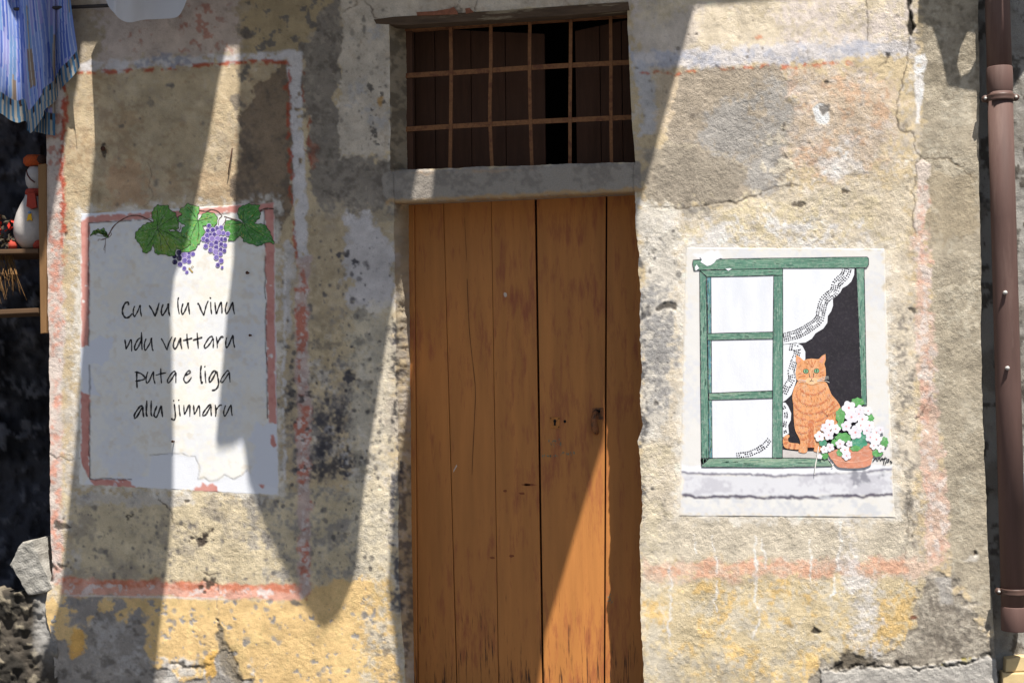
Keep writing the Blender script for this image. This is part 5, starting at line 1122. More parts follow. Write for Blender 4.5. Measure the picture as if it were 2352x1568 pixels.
    flat('ear', ZE([(398, 290), (400, 225), (440, 258), (430, 275)]), Y - .0027, m_ear, head)
    flat('muzzle', spline(ZE([(500, 470), (545, 455), (560, 470), (580, 455), (630, 470), (640, 500), (600, 525), (560, 536), (520, 525), (490, 500)]), 4, True), Y - .0026, m_lite, head)
    st = [[(430, 575), (480, 630), (560, 652), (650, 632), (712, 580)], [(380, 640), (430, 720), (520, 770), (620, 770), (720, 720), (770, 650)], [(355, 740), (420, 830), (520, 870), (640, 850), (750, 800), (820, 720)], [(362, 880), (420, 920), (505, 930)], [(600, 960), (680, 930), (740, 890), (840, 840)], [(372, 970), (430, 1000), (510, 1010)], [(600, 1010), (680, 990), (720, 980)], [(400, 1070), (450, 1090), (510, 1080)], [(425, 1150), (470, 1160), (505, 1150)], [(770, 840), (830, 780), (866, 760)], [(640, 870), (700, 850), (740, 900)]]
    strokes('stripe', [(ZE(l), 4.0) for l in st], 4.0, Y - .0022, m_str, cat)
    strokes('tail_band', [(ZE(l), 4.5) for l in ([(240, 1150), (290, 1165)], [(240, 1210), (290, 1190)], [(300, 1265), (320, 1205)], [(360, 1272), (372, 1205)])], 4.5, Y - .0022, m_str, cat)
    hs = [[(515, 260), (540, 300), (560, 340)], [(560, 245), (565, 300), (562, 340)], [(610, 255), (590, 300), (572, 340)], [(400, 420), (440, 410), (475, 420)], [(410, 455), (450, 440), (490, 440)], [(700, 380), (670, 400), (640, 415)], [(705, 425), (670, 430), (640, 440)]]
    strokes('face_marking', [(ZE(l), 2.0) for l in hs], 2.0, Y - .0027, m_str, head)
    m_eye = paintmat('eye_green', (132, 182, 140), .15, 60, bump=.2, wear=.55); m_dk = paintmat('eye_dark', (48, 40, 36), .1, 60, bump=.2, wear=.55); m_wh = paintmat('whisker_white', (240, 236, 230), .05, 60, bump=.2, wear=.55)
    for x, y in ((495, 382), (617, 378)):
        u, v = ZE([(x, y)])[0]
        e = flat('eye', ell(u, v, 6.6, 5.6, 16), Y - .0028, m_dk, head)
        flat('iris', ell(u, v, 5.4, 4.5, 14), Y - .0030, m_eye, e); flat('pupil', ell(u, v - .2, 1.2, 3.4, 10), Y - .0032, m_dk, e)
    flat('nose', ZE([(540, 448), (582, 448), (562, 470)]), Y - .0028, m_ear, head)
    strokes('mouth', [(ZE(l), 1.3) for l in ([(560, 470), (560, 490)], [(535, 500), (560, 490), (585, 500)], [(530, 400), (538, 440), (545, 455)], [(588, 400), (580, 440), (578, 455)])], 1.3, Y - .0029, m_dk, head)
    strokes('whisker', [(ZE(l), .9) for l in ([(620, 490), (700, 450), (755, 445)], [(625, 495), (700, 470), (758, 465)], [(620, 500), (710, 490), (765, 512)], [(500, 490), (440, 480), (400, 490)], [(500, 500), (440, 500), (410, 515)])], .9, Y - .0033, m_wh, head)
    strokes('toe_line', [(ZE(l), 1.3) for l in ([(440, 1270), (436, 1308)], [(478, 1270), (482, 1312)], [(610, 1270), (612, 1302)], [(640, 1270), (648, 1302)])], 1.3, Y - .0023, m_lite, cat)
    # flower pot
    m_pot = paintmat('terracotta', (212, 142, 114), .15, 30, bump=.2, wear=.55); m_potd = paintmat('terracotta_light', (230, 168, 140), .1, 30, bump=.2, wear=.55)
    pot = flat('painted_pot', spline(ZE([(750, 1310), (860, 1270), (1000, 1240), (1190, 1200), (1250, 1250), (1272, 1300), (1248, 1400), (1230, 1450), (1150, 1480), (1040, 1488), (950, 1485), (860, 1470), (800, 1400)]), 4, True), Y - .0036, m_pot, root)
    strokes('rim_line', [(ZE([(775, 1375), (880, 1405), (1020, 1418), (1160, 1400), (1250, 1360)]), 2.4), (ZE([(960, 1300), (1080, 1310), (1250, 1275)]), 1.6)], 2, Y - .0039, m_potd, pot)
    m_lf = [paintmat('geranium_leaf', (98, 168, 96), .25, 40, bump=.2, wear=.55), paintmat('geranium_leaf_blue', (70, 150, 120), .25, 40, bump=.2, wear=.55)]
    ks = .57422 / 2.8517
    for k, (x, y, rx, ry) in enumerate([(1085, 735, 75, 50), (890, 890, 55, 85), (1220, 920, 52, 50), (690, 1200, 45, 40), (920, 1140, 90, 58), (1100, 1190, 98, 68), (1060, 1262, 60, 32), (1390, 1190, 44, 60), (1310, 1315, 60, 42), (712, 1345, 40, 40), (885, 1310, 40, 42), (1160, 1110, 46, 44), (820, 1195, 34, 40), (885, 1000, 40, 40)]):
        u, v = ZE([(x, y)])[0]
        a = np.arange(28) / 28 * 2 * np.pi
        rr = 1 + .10 * np.sin(a * 7 + k) + .04 * rng.uniform(-1, 1, 28)
        flat('painted_leaf', np.stack([u + rx * ks * rr * np.cos(a), v + ry * ks * rr * np.sin(a)], 1), Y - .0040 - k * .00003, m_lf[1 if k in (11, 3, 5) else 0], root)
    m_fl = [paintmat('white_petal', (240, 238, 242), .04, 50, bump=.2, wear=.55), paintmat('lilac_petal', (232, 230, 238), .05, 50, bump=.2, wear=.55)]; m_pk = paintmat('flower_heart', (226, 150, 150), .1, 60, bump=.2, wear=.55); m_pe = paintmat('petal_edge', (208, 204, 218), .05, 60, bump=.2, wear=.55)
    for k, (x, y, r) in enumerate([(985, 800, 84), (1110, 825, 62), (1205, 835, 52), (1015, 905, 78), (1140, 930, 72), (1100, 870, 60), (765, 990, 66), (715, 1030, 56), (835, 1040, 58), (955, 1010, 62), (1220, 1000, 62), (1060, 1080, 82), (650, 1125, 62), (755, 1110, 62), (1300, 1080, 62), (1230, 1135, 60), (1300, 1160, 66), (1190, 1060, 56), (1120, 1000, 60), (885, 1210, 56), (940, 1280, 56), (770, 1250, 52), (705, 1275, 46), (960, 1345, 56), (1350, 1265, 48), (1345, 1050, 46), (1270, 1230, 50), (990, 1210, 40), (655, 1355, 30)]):
        u, v = ZE([(x, y)])[0]; y0 = Y - .0046 - k * .00004
        a = np.arange(40) / 40 * 2 * np.pi; ph = rng.uniform(0, 6)
        rr = .72 + .28 * np.abs(np.cos((a * 5) / 2 + ph))
        fl = flat('painted_flower', np.stack([u + r * ks * rr * np.cos(a), v + r * ks * rr * np.sin(a)], 1), y0, m_fl[k % 2], root)
        strokes('petal_line', [([(u, v), (u + .6 * r * ks * math.cos(t), v + .6 * r * ks * math.sin(t))], .8) for t in (np.arange(5) / 5 * 6.283 + (math.pi - ph * 2) / 5)], .8, y0 - .00001, m_pe, fl, n=1)
        flat('heart', ell(u, v, r * ks * .15, r * ks * .17, 8), y0 - .00002, m_pk, fl)
    strokes('signature', [(ZE(l), 2.2) for l in ([(1255, 1415), (1290, 1375), (1312, 1402), (1332, 1372), (1347, 1402), (1365, 1370), (1377, 1402)], [(1400, 1352), (1375, 1458)], [(1358, 1387), (1422, 1370)], [(1418, 1385), (1395, 1455)], [(1415, 1392), (1442, 1386), (1438, 1410), (1410, 1416)], [(1474, 1403), (1455, 1410), (1477, 1420), (1458, 1432)])], 2.2, Y - .0008, m_out, root)
    strokes('bird_dropping', [(ZE([(640, 1235), (625, 1350), (605, 1450), (595, 1560)]), 2.0), (ZE([(798, 1440), (806, 1448)]), 5)], 2, Y - .0064, m_wh, root)
build_cat()

# ------------------------------------------------------------------ neighbouring wall, drainpipe, step
def plain_grid(name, u0, u1, v0, v1, y, nu, nv, colorfn, mat, parent, amp=.01, seed=0, grit=1.0):
    U, V = np.meshgrid(np.linspace(u0, u1, nu), np.linspace(v0, v1, nv))
    n = FAC.sample(F(90, seed + 200, 6), np.mod(U - u0, 2300) + 0, np.mod(V - v0, 1900) - 200)
    n2 = FAC.sample(F(24, seed + 201, 4), np.mod(U - u0, 2300) + 0, np.mod(V - v0, 1900) - 200)
    pts = up(U, V, y - amp * (n * .7 + n2 * .4))
    return grid_mesh(name, pts, mat, parent, None, colorfn(U, V, n, n2) * ALB, {'grit': np.full(U.shape, grit)})
def tones(a, b, c):
    a, b, c = lin(a), lin(b), lin(c)
    def f(U, V, n, n2):
        m = ss(-.2, 1.3, n)[..., None]; k = ss(.6, 1.4, n2)[..., None]
        return (a * (1 - m) + b * m) * (1 - k) + c * k
    return f
nb = empty('adjoining_house', tuple(P(2420, 1690, .04)), 'grey rough rendered wall right of the drainpipe', 'house')
plain_grid('wall', 2225, 3400, -1250, 1700, .04, 420, 600, tones((196, 192, 184), (166, 160, 150), (120, 114, 106)), M_CEMENT, nb, .004, 3)
m_grey = paintmat('grey_metal_panel', (150, 156, 162), .15, 20, bump=.1, rough=.5)
prism('metal_panel', rect(2338, 1085, 2440, 1183), .012, .038, m_grey, nb, .003)
prism('panel_sill', rect(2334, 1184, 2446, 1192), -.004, .038, paintmat('dark_sill', (62, 58, 56), .2, 30), nb, .002)

def build_pipe():
    m_pipe = paintmat('brown_painted_pipe', (98, 75, 69), .2, 14, (1, 1, .12), .7, .12, 60, (120, 98, 90), .5, .66, spec=.22)
    m_clamp = paintmat('brown_pipe_clamp', (92, 70, 62), .15, 40, rough=.5, bump=.1); m_screw = paintmat('bright_screw', (196, 192, 186), .15, 60, rough=.35, bump=.1)
    root = empty('drainpipe', tuple(P(2331, 1442, -.05)), 'brown rainwater drainpipe clamped at the corner of the house', 'drainpipe')
    yc = -.048
    ax = lambda v: P(2291 + 40 * v / 1440, v, yc)
    k = S * (6.2 + yc) / 6.2
    def seg(name, prof):
        pts = [ax(v) for v, r in prof]
        return tube(name, pts, [r * k for v, r in prof], m_pipe, root, 40)
    seg('upper_pipe', [(-1250, 27), (-600, 27), (0, 27), (156, 27)])
    seg('socket', [(155, 27.5), (156.5, 28.7), (200, 28.7), (208, 28.0), (212, 27.4), (214, 26.8)])
    seg('lower_pipe', [(213, 27.4), (500, 27.4), (900, 27.6), (1394, 28)])
    seg('foot_socket', [(1391, 28.2), (1393, 29.2), (1446, 29.4), (1447, 29)])
    for v in (226, 1357):
        p = ax(v); r = 28.6 * k
        cl = bmesh.new()
        n = 28
        rings = []
        for q, (dz, dr) in enumerate(((-.014, 0), (-.014, .004), (-.006, .002), (.006, .002), (.014, .004), (.014, 0))):
            rings.append([cl.verts.new((p[0] + (r + dr * .7) * math.cos(a), p[1] + (r + dr) * math.sin(a), p[2] + dz)) for a in np.arange(n) / n * 2 * math.pi])
        for i in range(5):
            for j in range(n): cl.faces.new((rings[i][j], rings[i][(j + 1) % n], rings[i + 1][(j + 1) % n], rings[i + 1][j]))
        o = from_bm('clamp', cl, m_clamp, root, True)
        for s in (-1, 1):
            lx = p[0] + s * (r + .009)
            tube('lug', [(lx, p[1] - .010, p[2]), (lx, p[1] + .010, p[2])], .014, m_clamp, o, 16)
            tube('screw', [(lx, p[1] - .016, p[2]), (lx, p[1] - .008, p[2])], .0055, m_screw, o, 12)
        tube('anchor_bolt', [(p[0], p[1] + r, p[2]), (p[0], .14, p[2])], .006, m_screw, o, 8)
    for u, v in ((2308, 672), (2313, 845)):
        c = P(u, v, yc - 28 * k)
        tube('bolt', [c + np.array([0, .01, 0]), c - np.array([0, .012, 0])], [.0075, .0085], m_screw, root, 10)
build_pipe()
m_tan = paintmat('tan_stone', (216, 190, 140), .12, 14, bump=.25, rgb2=(196, 170, 126), mixlo=.5, mixhi=.7)
st = empty('stone_step', tuple(P(2400, 1690, -.05)), 'tan stone step at the foot of the drainpipe', 'step')
prism('slab', [(2312, 1513), (2336, 1509), (2600, 1500), (2600, 1536), (2310, 1543)], -.015, .05, m_tan, st, .006)
prism('slab', [(2304, 1545.5), (2600, 1538.5), (2600, 1690), (2300, 1690)], -.025, .05, m_tan, st, .006)

# ------------------------------------------------------------------ recess on the left, shelf and what stands on it
rw = empty('recess_wall', tuple(P(-200, 1690, .6)), 'dark stone wall with deep shade in its colour, in the recess left of the house corner', 'wall')
plain_grid('wall', -1300, 215, -1250, 1700, .62, 300, 420, tones((84, 84, 92), (44, 44, 50), (120, 120, 128)), M_CEMENT, rw, .03, 7)  # dark mottled stone; the recess's deep shade is also put into these tones
bs = empty('rubble_base', tuple(P(40, 1690, .0)), 'dark rough stone base at the lower left corner', 'wall')
def basecol(U, V, n, n2):
    c = tones((98, 90, 80), (62, 58, 52), (172, 160, 138))(U, V, n, n2)
    m = (ss(70, 100, U + n * 8) * ss(1560, 1440, V))[..., None]  # sunlit strip next to the corner, painted paler into the stone colour
    return c * (1 - m) + lin((196, 192, 186)) * m
U, V = np.meshgrid(np.linspace(-1000, 132, 300), np.linspace(0, 1, 110))
vt = 1352 + jag(U, 7, 61) + np.where(U < 60, 4, -4)
V = vt + (1705 - vt) * V
n = FAC.sample(F(70, 207, 5), np.mod(U, 2300), V - 200); n2 = FAC.sample(F(20, 208, 4), np.mod(U, 2300), V - 200)
yy = .016 - .010 * n - .006 * n2 - .03 * ss(1400, 1600, V)
yy[0, :] = .6
pts = up(U, V, np.minimum(yy, .03)); pts[0] = pts[1]; pts[0, :, 1] = .10
grid_mesh('stone_face', pts, M_CEMENT, bs, None, basecol(U, V, n, n2) * ALB, {'grit': np.ones(U.shape)})
m_sun_patch = paintmat('sun_patch_stone', (150, 146, 138), .2, 30, bump=.7, bscale=120, bdist=.006, rgb2=(176, 172, 164), mixlo=.5, mixhi=.65)
from mathutils import noise as mnoise
rk = prism('sun_patch_block', [(21, 1297), (36, 1268), (50, 1245), (60, 1251), (73, 1242), (84, 1268), (95, 1297), (108, 1322), (120, 1352), (96, 1364), (62, 1366), (55, 1338), (36, 1316)], -.004, .5, m_sun_patch, None, .01)  # added block, cut to the outline of a sunlit patch of wall
bm = bmesh.new(); bm.from_mesh(rk.data)
bmesh.ops.triangulate(bm, faces=bm.faces[:]); bmesh.ops.subdivide_edges(bm, edges=bm.edges[:], cuts=5, use_grid_fill=True)
for v in bm.verts:
    q = v.co * 34; v.co += Vector((mnoise.noise(q), mnoise.noise(q + Vector((9, 2, 4))), mnoise.noise(q + Vector((3, 7, 1))))) * .005
bm.to_mesh(rk.data); bm.free()
tag(rk, 'grey stone block added in the outline of a sun patch beside the house corner', 'stone')

m_shelf = paintmat('pine_wood', (132, 98, 62), .18, 40, (1, 1, .15), .75, .2, 120)
m_shelfh = paintmat('shaded_pine_board', (98, 74, 52), .18, 40, (.15, 1, 1), .75, .2, 120)  # darker than the post: shade of the recess put into the board colour
sh = empty('wooden_shelf', tuple(P(60, 765, .1)), 'wooden wall shelf with upright post in the left recess', 'shelf')
prism('post', [(87, 378), (105, 376), (106, 764), (93, 766)], -.012, .03, m_shelf, sh, .002)
prism('board', [(-420, 580), (88, 571), (88, 581), (-420, 591)], .02, .36, m_shelfh, sh, .003)
prism('board', [(-420, 728), (87, 707), (88, 718), (-420, 741)], .02, .3, m_shelfh, sh, .003)
# snowman doll
def build_doll():
    yd = .14; k = S * (6.2 + yd) / 6.2
    m_white = paintmat('white_felt', (190, 182, 176), .1, 60, bump=.3); m_red = paintmat('red_felt', (168, 62, 46), .15, 60, bump=.4)
    m_or = paintmat('rusty_orange_fleece', (190, 84, 36), .3, 120, bump=1, bscale=160, bdist=.006); m_br = paintmat('dark_brown_fleece', (64, 40, 30), .3, 120, bump=1, bscale=160, bdist=.006)
    m_dk = paintmat('dark_wire', (92, 40, 36), .2, 60, bump=0); m_ye = paintmat('yellow_charm', (232, 176, 40), .15, 60, bump=0); m_bl = paintmat('blue_charm', (120, 150, 190), .15, 60, bump=0)
    c = P(76, 572, yd); root = empty('snowman_doll', tuple(c), 'white stuffed snowman doll with orange cap and red scarf on the shelf', 'doll')
    lathe('body', [(.001, .002), (26 * k, .004), (40 * k, 18 * k), (46 * k, 40 * k), (45 * k, 62 * k), (38 * k, 88 * k), (28 * k, 110 * k), (19 * k, 126 * k), (17 * k, 134 * k), (.001, 138 * k)], c, m_white, root)
    h = P(82, 438, yd)
    lathe('head', [(.001, -4 * k), (14 * k, 0), (22 * k, 14 * k), (24.5 * k, 30 * k), (22 * k, 46 * k), (14 * k, 58 * k), (.001, 62 * k)], h, m_white, root)
    cap = lathe('cap', [(.001, 0), (22 * k, 1 * k), (27 * k, 8 * k), (27 * k, 18 * k), (20 * k, 26 * k), (.001, 29 * k)], P(80, 382, yd), m_or, root)
    lathe('pompom', [(.001, 0), (9 * k, 3 * k), (13 * k, 11 * k), (9 * k, 20 * k), (.001, 23 * k)], P(97, 377, yd - .03), m_br, cap)
    sc = lathe('scarf', [(17 * k, -12 * k), (22 * k, -9 * k), (23 * k, -2 * k), (20 * k, 5 * k), (16 * k, 6 * k)], P(80, 440, yd), m_red, root)
    p = [(62, 446), (80, 442), (84, 476), (72, 480), (60, 474)]
    prism('scarf_end', p, yd - 42 * k, yd - 36 * k, m_red, sc, .003)
    tube('mouth_string', [P(61, 392, yd - .03), P(63, 402, yd - .045), P(70, 412, yd - .05), P(80, 419, yd - .05)], .003, m_dk, root)
    ch = prism('charm', [(63, 498), (67, 486), (72, 490), (72, 498), (74, 508), (68, 504), (61, 508)], yd - 48 * k, yd - 46 * k, m_ye, root, .001)
    lathe('charm_bead', [(.001, -4 * k), (5 * k, 0), (.001, 4 * k)], P(68, 488, yd - 49 * k), m_bl, ch, 12)
    for u in (28, 88): lathe('foot', [(.001, 0), (12 * k, 2 * k), (13 * k, 10 * k), (7 * k, 20 * k), (.001, 24 * k)], P(u, 572, yd - .05), m_red, root, 16)
build_doll()
def leafcard(bm, p, d, w, l):
    d = Vector(d).normalized(); a = d.orthogonal().normalized(); n = d.cross(a)
    p = Vector(p)
    v = [bm.verts.new(p), bm.verts.new(p + d * l * .5 + a * w + n * w * .3), bm.verts.new(p + d * l), bm.verts.new(p + d * l * .5 - a * w + n * w * .3)]
    bm.faces.new(v)
pl = empty('red_flowers', tuple(P(0, 572, .12)), 'red artificial flowers with dark leaves at the left end of the shelf', 'flowers')
bmr = bmesh.new(); bmg = bmesh.new()
for i in range(160):
    u, v = rng.uniform(-70, 26), rng.uniform(500, 566)
    leafcard(bmr if v < 545 and rng.random() < .6 else bmg, P(u, v, .10 + rng.uniform(-.05, .08)), rng.normal(0, 1, 3) + np.array([0, -.6, .5]), .008, .032)
from_bm('petals', bmr, paintmat('red_petals', (196, 52, 36), .3, 60, bump=0), pl)['kind'] = 'stuff'; from_bm('leaves', bmg, paintmat('dark_leaves', (62, 54, 40), .3, 60, bump=0), pl)['kind'] = 'stuff'
bms = bmesh.new()
for i in range(70):
    u = rng.uniform(-60, 30) + rng.normal(0, 4); e = u + rng.normal(10, 16)
    tube_bm(bms, [P(u, 586, .10), P((u + e) / 2 + rng.normal(0, 3), 630, .04 + rng.uniform(-.02, .03)), P(e, rng.uniform(630, 702), .05 + rng.uniform(-.03, .03))], [.0016, .0014, .0007], 4)
tag(from_bm('straw_bundle', bms, paintmat('dry_straw', (118, 86, 48), .25, 80, bump=0)), 'tuft of dry straw hanging under the shelf', 'straw')

# ------------------------------------------------------------------ laundry
def cloth_mat(name, trans=.25, rough=.9, vcol=True, rgb=(230, 230, 230), bump=.15):
    m, t, b = newmat(name); N = t.nodes.new; L = t.links.new
    tr = N('ShaderNodeBsdfTranslucent'); mx = N('ShaderNodeMixShader'); mx.inputs[0].default_value = trans
    if vcol:
        at = N('ShaderNodeAttribute'); at.attribute_name = 'paint'; c = at.outputs['Color']
        L(c, b.inputs['Base Color']); L(c, tr.inputs[0])
    else:
        b.inputs['Base Color'].default_value = (*lin(rgb, ALB), 1); tr.inputs[0].default_value = (*lin(rgb, ALB), 1)
    b.inputs['Roughness'].default_value = rough; b.inputs['Specular IOR Level'].default_value = .2
    tc = N('ShaderNodeTexCoord'); w = N('ShaderNodeTexNoise'); w.inputs['Scale'].default_value = 420; L(tc.outputs['Object'], w.inputs['Vector'])
    bp = N('ShaderNodeBump'); bp.inputs['Strength'].default_value = bump; bp.inputs['Distance'].default_value = .001; L(w.outputs[0], bp.inputs['Height']); L(bp.outputs[0], b.inputs['Normal'])
    L(b.outputs[0], mx.inputs[1]); L(tr.outputs[0], mx.inputs[2]); L(mx.outputs[0], t.nodes['Material Output'].inputs[0])
    return m
def build_blue():
    M_ = cloth_mat('striped_blue_cotton', .22)
    root = empty('blue_cloth', tuple(P(60, 306, -.1)), 'blue striped cloth hanging folded from the clothes pole, top left', 'laundry')
    pal = np.array([lin(c) for c in ((140, 164, 228), (206, 218, 246), (96, 122, 204), (214, 224, 246), (164, 166, 226), (156, 136, 120), (132, 168, 220), (212, 206, 194), (104, 160, 206))])
    def pattern(s, t, ns, seed):
        g = np.random.default_rng(seed)
        s = np.clip(s + .012 * np.sin(t * 9 + s * 14), 0, .999)
        st = np.floor(s * ns).astype(int); fr = s * ns - st
        off = np.repeat(g.random(ns // 4 + 2), 4)[:ns + 2] * .5 + g.random(ns + 2) * .06
        sg = np.floor((t + off[st]) * 6.5).astype(int)
        r = g.random((ns // 4 + 2, 16))[st // 4, sg % 16] * .8 + g.random((ns + 2, 16))[st, sg % 16] * .2
        base = np.select([r < .34, r < .55, r < .72, r < .86], [0, 2, 4, 6], 5)
        c = pal[base]
        lt = np.where((base == 5)[..., None], pal[7], pal[1])
        c = np.where(((st % 2 == 0) & (fr < .62))[..., None], c * .35 + lt * .65, c)
        hem = (t > .915)[..., None]
        hc = np.where((st % 2 == 0)[..., None], pal[8] * .62, pal[7] * .75)
        hc = np.where(((t > .915) & (t < .94) & (st % 4 == 1))[..., None], lin((74, 54, 48)), hc)
        return np.where(hem, hc, c)
    bot = [(183, 151), (181, 158), (162, 182), (143, 201), (127, 232), (103, 252), (100, 265), (86, 287), (69, 306), (60, 279), (41, 282), (22, 275), (0, 260), (-40, 252), (-90, 262), (-140, 250)]
    bt = spline(bot[::-1], 8); ns_, nt_ = 260, 190
    d = np.concatenate([[0], np.cumsum(np.linalg.norm(np.diff(bt, axis=0), axis=1))]); d /= d[-1]
    s, t = np.meshgrid(np.linspace(0, 1, ns_), np.linspace(0, 1, nt_))
    bu = np.interp(s, d, bt[:, 0]); bv = np.interp(s, d, bt[:, 1])
    tu = -40 + s * 140 + 8 * np.sin(s * 9); tv = -300 + 0 * s
    curve = t ** 1.0
    U = tu + (bu - tu) * curve + 14 * np.sin(np.pi * t) * (s - .5); Vv = tv + (bv - tv) * t
    U = U + 9 * np.sin(t * 7 + s * 5) * t * (1 - t)
    amp = .018 + .034 * t
    y = -.072 + amp * np.sin(2 * np.pi * (s * 2.6 - .02 + .10 * t)) + .35 * amp * np.sin(2 * np.pi * (s * 6.3 + .4 - .25 * t)) + (.010 * FAC.sample(F(200, 400, 2), s * 900, t * 500) + .0025 * FAC.sample(F(90, 401, 2), s * 1200, t * 600)) * (.3 + t)
    grid_mesh('front_fold', up(U, Vv, y), M_, root, None, pattern(s, t, 72, 3) * ALB, None)
    s, t = np.meshgrid(np.linspace(0, 1, 60), np.linspace(0, 1, 150))
    U = 62 + s * 66 + 4 * np.sin(s * 6); Vv = -300 + t * (612 - 6 * (1 - s) * 2); y = -.045 + .010 * np.sin(s * 14) + .0 * t
    grid_mesh('back_fold', up(U, Vv, y), M_, root, None, pattern(s, t, 15, 5) * .8 * ALB, None)
build_blue()
def hang(name, U, V, y, mat, label, cat='laundry', group=None, col3=(228, 230, 236)):
    o = grid_mesh(name, up(U, V, y), mat, None, None, np.broadcast_to(lin(col3) * ALB, U.shape + (3,)).copy(), None)
    return tag(o, label, cat, group)
M_SHEET = cloth_mat('white_cotton', .3)
s, t = np.meshgrid(np.linspace(0, 1, 110), np.linspace(0, 1, 60))
bot = spline([(232, -30), (248, 12), (262, 30), (278, 46), (300, 52), (330, 46), (370, 44), (405, 40), (420, 22), (432, -8), (440, -30)], 10)
bu = np.interp(s, np.linspace(0, 1, len(bot)), bot[:, 0]); bv = np.interp(s, np.linspace(0, 1, len(bot)), bot[:, 1])
hang('white_cloth', 225 + s * 225 + (bu - 225 - s * 225) * t, -320 + (bv + 320) * t, -.30 + .035 * np.sin(s * 11 + t * 2) * (.3 + t) + .012 * np.sin(s * 26), M_SHEET, 'white cloth with rounded hem hanging at the top edge left of centre')
m_pole = paintmat('dark_iron_rod', (60, 54, 52), .2, 40, rough=.6)
pole = tube('clothes_pole', [P(-400, 38, -.035), P(165, 17, -.035), P(300, 11, -.035), P(420, 2, -.035)], .0085, m_pole)
tag(pole, 'thin dark clothes pole behind the hanging laundry', 'pole')

# things above the frame whose shadows fall on the wall
def doorpx(u, v):
    q = P(u, v, .297); q = q - SUN * .297
    return wallpx(q)
def shadow_cloth(name, outline, w, label, mat, thick=.002, seed=0, group=None):
    """a hanging cloth, w metres out from the wall, whose shadow covers the given outline of the wall"""
    o = np.array(outline, float)
    a = up(o[:, 0], o[:, 1], np.zeros(len(o))) - SUN * w
    tri = tessellate_polygon([[Vector((p[0], p[2], 0)) for p in a]])
    bm = bmesh.new(); vs = [bm.verts.new(p) for p in a]
    for f in tri:
        try: bm.faces.new([vs[i] for i in f])
        except ValueError: pass
    bmesh.ops.subdivide_edges(bm, edges=bm.edges[:], cuts=3, use_grid_fill=True)
    bmesh.ops.recalc_face_normals(bm, faces=bm.faces)
    for v in bm.verts:
        k = .02 * math.sin(v.co.x * 17 + seed) + .012 * math.sin(v.co.x * 41 + v.co.z * 3)
        v.co += Vector(SUN) * k
    obj = from_bm(name, bm, mat, None, True)
    md = obj.modifiers.new('thickness', 'SOLIDIFY'); md.thickness = thick
    return tag(obj, label, 'laundry', group)
M_HEAVY = cloth_mat('heavy_cotton', .04, vcol=False, rgb=(214, 206, 196))
SA = [(222, 30), (530, 30), (520, 112), (500, 200), (478, 330), (455, 440), (430, 560), (400, 640), (392, 730), (395, 800), (398, 1000), (397, 1140), (385, 1300), (372, 1400), (355, 1568), (345, 1690), (70, 1690), (100, 1500), (121, 1436), (132, 1394), (142, 1333), (154, 1196), (171, 1032), (180, 900), (195, 720), (200, 500), (221, 300), (225, 98)]
SB = [(547, 30), (548, 105), (548, 200), (545, 330), (537, 450), (535, 600), (520, 730), (505, 900), (495, 1020), (502, 1034), (530, 1030), (555, 1015), (562, 1040), (570, 1110), (600, 1190), (640, 1280), (690, 1380), (730, 1440), (745, 1448), (780, 1410), (810, 1340), (820, 1300), (830, 1180), (848, 1040), (870, 900), (895, 740), (915, 640), (925, 600), (947, 450), (957, 395), (975, 335), (1010, 30)]
right = [doorpx(1232, 1610), doorpx(1250, 1470), doorpx(1330, 1200), doorpx(1388, 1012)]
SC = [(960, 30), (975, 334), (1000, 345), (997, 390), (985, 500), (968, 640), (950, 800), (926, 1000), (904, 1150), (893, 1300), (888, 1345), (895, 1400), (915, 1568), (925, 1690), (1120, 1690)] + [tuple(map(float, p)) for p in right] + [(1463, 500), (1532, 250), (1600, 0), (1608, -60), (1300, -40)]
SE = [(40, -20), (200, -20), (192, 60), (188, 100), (178, 200), (150, 330), (112, 540), (96, 620), (56, 600), (50, 300)]
shadow_cloth('towel', SE, 1.26, 'narrow towel hung overhead above the blue cloth, out of frame', M_HEAVY, seed=6)
shadow_cloth('bed_sheet', SA, 1.30, 'bed sheet hung overhead above the poem panel, out of frame', M_HEAVY, seed=1, group='sheets hung overhead')
shadow_cloth('bed_sheet', SB, 1.30, 'pointed cloth hung overhead between poem panel and door, out of frame', M_HEAVY, seed=2, group='sheets hung overhead')
shadow_cloth('bed_sheet', SC, 1.33, 'wide bed sheet hung overhead above the door, out of frame', M_HEAVY, seed=3, group='sheets hung overhead')
SD = [(2112, -70), (2108, 55), (2140, 62), (2152, 100), (2166, 150), (2174, 196), (2200, 206), (2262, 214), (2262, 100), (2246, 128), (2226, 168), (2208, 178), (2198, 150), (2206, 110), (2222, 76), (2262, 80), (2268, 236), (2300, 262), (2318, 230), (2336, 150), (2370, 100), (2400, -70)]
shadow_cloth('apron', SD, .42, 'apron with loose strings hung overhead beside the drainpipe, out of frame', M_HEAVY, seed=4)
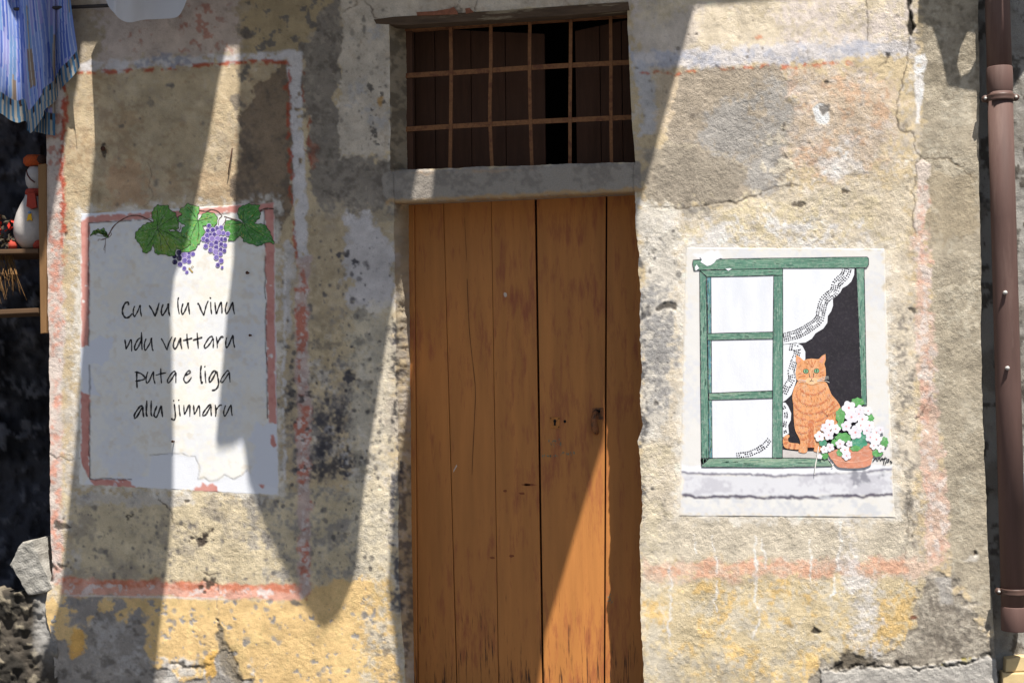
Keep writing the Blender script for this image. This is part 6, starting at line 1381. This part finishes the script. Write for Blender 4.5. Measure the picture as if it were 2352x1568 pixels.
def build_balcony():
    zs = float(P(1200, -780)[2])
    pts = []
    for u, v in ((-700, 120), (190, 100), (560, 107), (1000, 60), (1890, -6), (2700, -55)):
        q = P(u, v); w = (zs - q[2]) / -SUN[2]
        pts.append((q[0] - SUN[0] * w, -w))
    pts += [(pts[-1][0], .0), (pts[0][0], .0)]
    bm = bmesh.new()
    lo = [bm.verts.new((x, y, zs)) for x, y in pts]; hi = [bm.verts.new((x, y, zs + .14)) for x, y in pts]
    bm.faces.new(lo); bm.faces.new(hi[::-1])
    for i in range(len(pts)):
        j = (i + 1) % len(pts); bm.faces.new((lo[i], lo[j], hi[j], hi[i]))
    o = from_bm('balcony_slab', bm, paintmat('balcony_concrete', (180, 172, 160), .15, 20, bump=.3))
    tag(o, 'narrow concrete balcony slab over the door, above the frame', 'balcony')
build_balcony()

# ------------------------------------------------------------------ nails and a wire in the plaster
m_rust = paintmat('rusty_iron', (84, 52, 38), .3, 90, bump=.2)
def nail(u, v, lab, r=.004, out=.02, y=0.0):
    p = P(u, v, y)
    bm = bmesh.new(); tube_bm(bm, [p + np.array([0, .02, 0]), p - np.array([0, out, 0])], r, 8); tube_bm(bm, [p - np.array([0, out, 0]), p - np.array([0, out + .003, 0])], r * 1.9, 8)
    tag(from_bm('nail', bm, m_rust, None, True), lab, 'nail')
nail(571, 627, 'dark nail on the poem panel right of the grapes', y=-.002)
nail(577, 770, 'rusty nail on the poem panel beside the second verse line', y=-.002, r=.003)
nail(238, 342, 'rusty nail in the ochre plaster above the poem panel', r=.006, out=.006)
nail(400, 1013, 'small nail on the poem panel just above the last verse line', .003, y=-.002)
nail(1907, 612, 'small nail in the olive plaster beside the pink band', .003) if False else None
wr = tube('wire_hook', [P(534, 340, .01), P(533, 342, -.02), P(530, 362, -.022), P(527, 380, -.02), P(524, 400, -.015), P(526, 402, .005)], .0024, m_rust, None, 6)
tag(wr, 'bent rusty wire hook in the sunlit plaster above the grapes', 'hook')

# ------------------------------------------------------------------ street
me = bpy.data.meshes.new('street')
me.from_pydata([(-60, -90, 0), (60, -90, 0), (60, 6, 0), (-60, 6, 0)], [], [(0, 1, 2, 3)]); me.update()
tag(link('street', me, paintmat('stone_paving', (92, 90, 88), .15, 3, bump=.2, bscale=30)), kind='structure')
